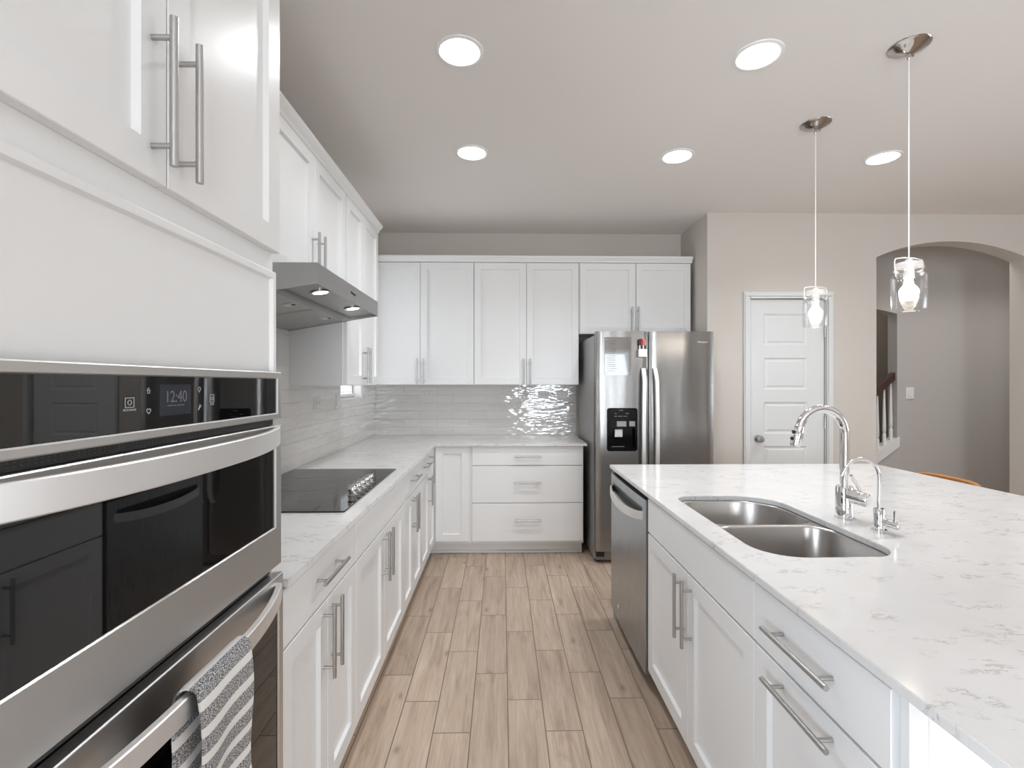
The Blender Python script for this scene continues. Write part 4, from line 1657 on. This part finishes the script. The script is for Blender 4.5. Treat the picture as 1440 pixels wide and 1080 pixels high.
for (x, y, lab) in ((1.10, 2.088, 'round ceiling light left of the near pendant canopy'),
                    (-0.185, 3.005, 'smaller round ceiling light in front of the left back cabinets'),
                    (1.087, 3.025, 'round ceiling light in front of the refrigerator'),
                    (2.38, 3.02, 'round ceiling light just left of the near pendant cord'),
                    (2.50, 2.088, 'added unseen ceiling light past the right edge, level with the near pendant'),  # out of view, added to light the room
                    ):
    copy_tree(can, (x + 0.18, y - 2.088, 0), lab)

# ------------------------------------------------------------------ pendants
GP = 'glass jar pendants over the island'
px, py = 1.703, 2.020
pd = thing('pendant_light', 'clear glass jar pendant hanging nearest over the island', 'pendant light', (px, py, H), GP)
b = MB()
b.lathe([(0.0, -0.034), (0.010, -0.034), (0.020, -0.031), (0.045, -0.020), (0.062, -0.008), (0.070, -0.006), (0.076, -0.002), (0.077, 0.0)], (px, py, H), 'z', 40)
b.lathe([(0.0, -0.054), (0.005, -0.054), (0.0075, -0.048), (0.0075, -0.033), (0.0, -0.033)], (px, py, H), 'z', 16)
cn = b.build('canopy', M['nickelp'], pd)
b = MB()
for a in (0.6, 0.6 + PI):
    c = (px + 0.050 * math.cos(a + PI), py + 0.050 * math.sin(a + PI))
    b.lathe([(0.0, -0.0225), (0.004, -0.0225), (0.0045, -0.012)], (c[0], c[1], H), 'z', 10)
b.build('screw', M['dull'], cn)
ztop = 1.915
MB().cyl((px, py, ztop), (px, py, H - 0.052), 0.0026, 8).build('cord', M['white'], pd)
b = MB()
b.lathe([(0.0, 1.918), (0.012, 1.918), (0.014, 1.910), (0.030, 1.908), (0.047, 1.903), (0.049, 1.893), (0.049, 1.884), (0.0, 1.884)], (px, py, 0), 'z', 32)
b.build('lid', M['lid'], pd)
b = MB()
b.lathe([(0.0, 1.884), (0.018, 1.884), (0.019, 1.845), (0.016, 1.838), (0.0, 1.838)], (px, py, 0), 'z', 24)
b.build('socket', M['white'], pd)
b = MB()
b.lathe([(0.046, 1.884), (0.055, 1.880), (0.056, 1.872), (0.049, 1.868), (0.049, 1.861), (0.058, 1.856), (0.0625, 1.845), (0.0625, 1.712), (0.060, 1.706), (0.0575, 1.706), (0.0595, 1.714), (0.0595, 1.843), (0.055, 1.852), (0.046, 1.858), (0.046, 1.868), (0.052, 1.874), (0.044, 1.880)], (px, py, 0), 'z', 40, closed=True)
b.build('glass_jar', M['glass'], pd, smooth=50)
b = MB()
zb_, rb_ = 1.780, 0.034
b.lathe([(rb_ * math.sin(a), zb_ - rb_ * math.cos(a)) for a in [PI * 0.74 * i / 12 for i in range(13)]] + [(0.0165, 1.812), (0.0140, 1.830), (0.0135, 1.838), (0.0, 1.838)], (px, py, 0), 'z', 28)
b.build('bulb', M['bulb'], pd, smooth=60)
b = MB()
cs, sn = math.cos(0.15), math.sin(0.15)
q = lambda u, z: (px + u * cs, py + u * sn, z)
b.tube([q(-0.066, 1.862), q(-0.070, 1.885), q(-0.070, 1.908), q(-0.064, 1.919), q(-0.03, 1.924), q(0.03, 1.924), q(0.064, 1.919), q(0.070, 1.908), q(0.070, 1.885), q(0.066, 1.862)], 0.0026, 8)
for s in (-1, 1):
    b.tube([q(s * 0.070, 1.868), q(s * 0.066, 1.862), q(s * 0.062, 1.855)], [0.005, 0.0075, 0.004], 10)
    b.tube([q(s * 0.064, 1.860), q(s * 0.051, 1.8645)], 0.0019, 8)
b.build('wire_bail', M['bail'], pd)
copy_tree(pd, (0.002, 0.615, 0), 'clear glass jar pendant hanging farther away in front of the pantry door')

# ------------------------------------------------------------------ outlets and switches
def plate(name, label, cat, P, u, z, hu, hz, kind, group, pm=None):
    pm = pm or M['outlet']
    r = thing(name, label, cat, tuple(P(u, 0, z)), group)
    m = MB(P)
    R2 = lambda i, w: rect_loop(u - hu, u + hu, z - hz, z + hz, i, w)
    m.loft([R2(0, 0.0003), R2(0, 0.003), R2(0.003, 0.0055)])
    m.build('cover_plate', pm, r, smooth=0)
    m = MB(P)
    if kind == 'h':
        m.box(u - hu * 0.60, u + hu * 0.60, 0.0056, 0.008, z - hz * 0.50, z + hz * 0.50, 0.001)
        ins = m.build('receptacle', M['outlet'], r, smooth=0)
        s = MB(P)
        for c in (-0.019, 0.019):
            for d in (-0.007, 0.004):
                s.box(u + c + d, u + c + d + 0.0022, 0.0081, 0.0085, z - 0.005, z + 0.005)
            s.box(u + c - 0.003, u + c + 0.001, 0.0081, 0.0085, z + 0.007, z + 0.010)
        s.build('slots', M['slot'], ins, smooth=0)
    elif kind == 'v':
        m.box(u - hu * 0.48, u + hu * 0.48, 0.0056, 0.008, z - hz * 0.60, z + hz * 0.60, 0.001)
        ins = m.build('receptacle', M['outlet'], r, smooth=0)
        s = MB(P)
        for c in (-0.019, 0.019):
            for d in (-0.006, 0.005):
                s.box(u + d, u + d + 0.002, 0.0081, 0.0085, z + c - 0.005, z + c + 0.005)
        s.build('slots', M['slot'], ins, smooth=0)
    elif kind == 'switch':
        m.box(u - hu * 0.45, u + hu * 0.45, 0.0056, 0.009, z - hz * 0.58, z + hz * 0.58, 0.001)
        m.build('rocker', pm, r, smooth=0)
    else:
        m.lathe([(0.0, 0.0075), (0.003, 0.0075), (0.003, 0.005)], (u, 0, z), 'y', 10)
        m.build('screw', M['slot'], r, smooth=0)
    return r


GO = 'cover plates on the backsplash tile'
PTB = BACK(WY - 0.008)
PTL = LEFT(WX + 0.008)
plate('outlet', 'horizontal outlet on the back tile under the left wall cabinet', 'outlet', PTB, -0.706, 1.292, 0.058, 0.036, 'h', GO)
plate('outlet', 'horizontal outlet on the back tile near the refrigerator', 'outlet', PTB, 0.389, 1.292, 0.050, 0.034, 'h', GO)
plate('outlet_cover', 'blank cover plate on the back tile right next to the refrigerator', 'cover plate', PTB, 0.566, 1.290, 0.052, 0.037, 'blank', GO)
plate('outlet', 'outlet on the left tile below the range hood', 'outlet', PTL, 3.145, 1.272, 0.060, 0.038, 'h', GO)
plate('light_switch', 'switch plate on the left tile between outlet and window', 'switch', PTL, 3.510, 1.272, 0.042, 0.058, 'switch', GO)
plate('light_switch', 'white light switch on the hall wall through the arch', 'switch', BACK(HY), 4.115, 1.300, 0.040, 0.058, 'switch', None, M['trimw'])

# ------------------------------------------------------------------ stair railing in the hall
r = thing('stair_railing', 'white baluster stair railing with dark wood handrail seen through the arch', 'railing', (3.6, HY + 0.05, sl(3.6)))
b = MB()
b.prism([(3.02, sl(3.02) - 0.10), (SX1 + 0.02, sl(SX1 + 0.02) - 0.10), (SX1 + 0.02, sl(SX1 + 0.02)), (3.02, sl(3.02))], HY - 0.010, HY + 0.11, 'y')
b.build('stringer', M['trimw'], r, smooth=0)
rl = lambda x: 1.245 + (x - 3.77) * 0.90
b = MB()
b.prism([(3.02, rl(3.02)), (SX1 - 0.004, rl(SX1 - 0.004)), (SX1 - 0.004, rl(SX1 - 0.004) + 0.075), (3.02, rl(3.02) + 0.075)], HY + 0.02, HY + 0.085, 'y')
b.build('handrail', M['rail'], r, smooth=0)
for x in (3.10, 3.175, 3.25, 3.325, 3.40, 3.475, 3.55, 3.62, 3.685, 3.755, 3.822, 3.893, 3.962):
    z0, z1 = sl(x), rl(x) + 0.004
    q = MB()
    c = (x, HY + 0.052)
    hh = z1 - z0
    prof = [(0.017, -0.012), (0.017, 0.10), (0.011, 0.115), (0.017, 0.13), (0.0165, 0.20), (0.008, hh - 0.02), (0.008, hh)]
    q.lathe(prof, (c[0], c[1], z0), 'z', 10)
    q.build('baluster', M['trimw'], r, smooth=40)

# ------------------------------------------------------------------ wooden stools on the far side of the island
def stool(x, y, label, top):
    t_ = thing('bar_stool', label, 'stool', (x, y, 0), 'wooden stools behind the island')
    sz = top - 0.25
    b = MB()
    b.box(x - 0.20, x + 0.16, y - 0.20, y + 0.20, sz - 0.035, sz, 0.012, 2)
    b.build('seat', M['wood'], t_)
    for (sx, sy_) in ((-0.16, -0.16), (-0.16, 0.16), (0.12, -0.16), (0.12, 0.16)):
        q = MB()
        q.tube([(x + sx * 1.15, y + sy_ * 1.15, 0.0), (x + sx, y + sy_, sz - 0.03)], [0.014, 0.019], 10)
        q.build('leg', M['wood'], t_)
    q = MB()
    for sy_ in (-0.15, 0.15):
        q.cyl((x + 0.15, y + sy_, sz - 0.01), (x + 0.175, y + sy_, top - 0.06), 0.012, 10)
    q.build('back_post', M['wood'], t_)
    q = MB()
    loops = []
    for i in range(13):
        s = -1 + 2 * i / 12
        yy = y + 0.185 * s
        xx = x + 0.185 - 0.025 * s * s
        tz_ = top - 0.012 * s ** 6
        loops.append([(xx - 0.010, yy, top - 0.11), (xx + 0.010, yy, top - 0.11), (xx + 0.012, yy, tz_ - 0.006), (xx + 0.006, yy, tz_), (xx - 0.006, yy, tz_), (xx - 0.012, yy, tz_ - 0.006)])
    q.loft(loops)
    q.build('backrest', M['wood'], t_, smooth=40)
    return t_


stool(2.26, 2.62, 'wooden stool whose honey backrest shows over the far island edge', 0.893)
stool(2.26, 2.00, 'wooden stool barely peeking over the island edge at the right', 0.884)
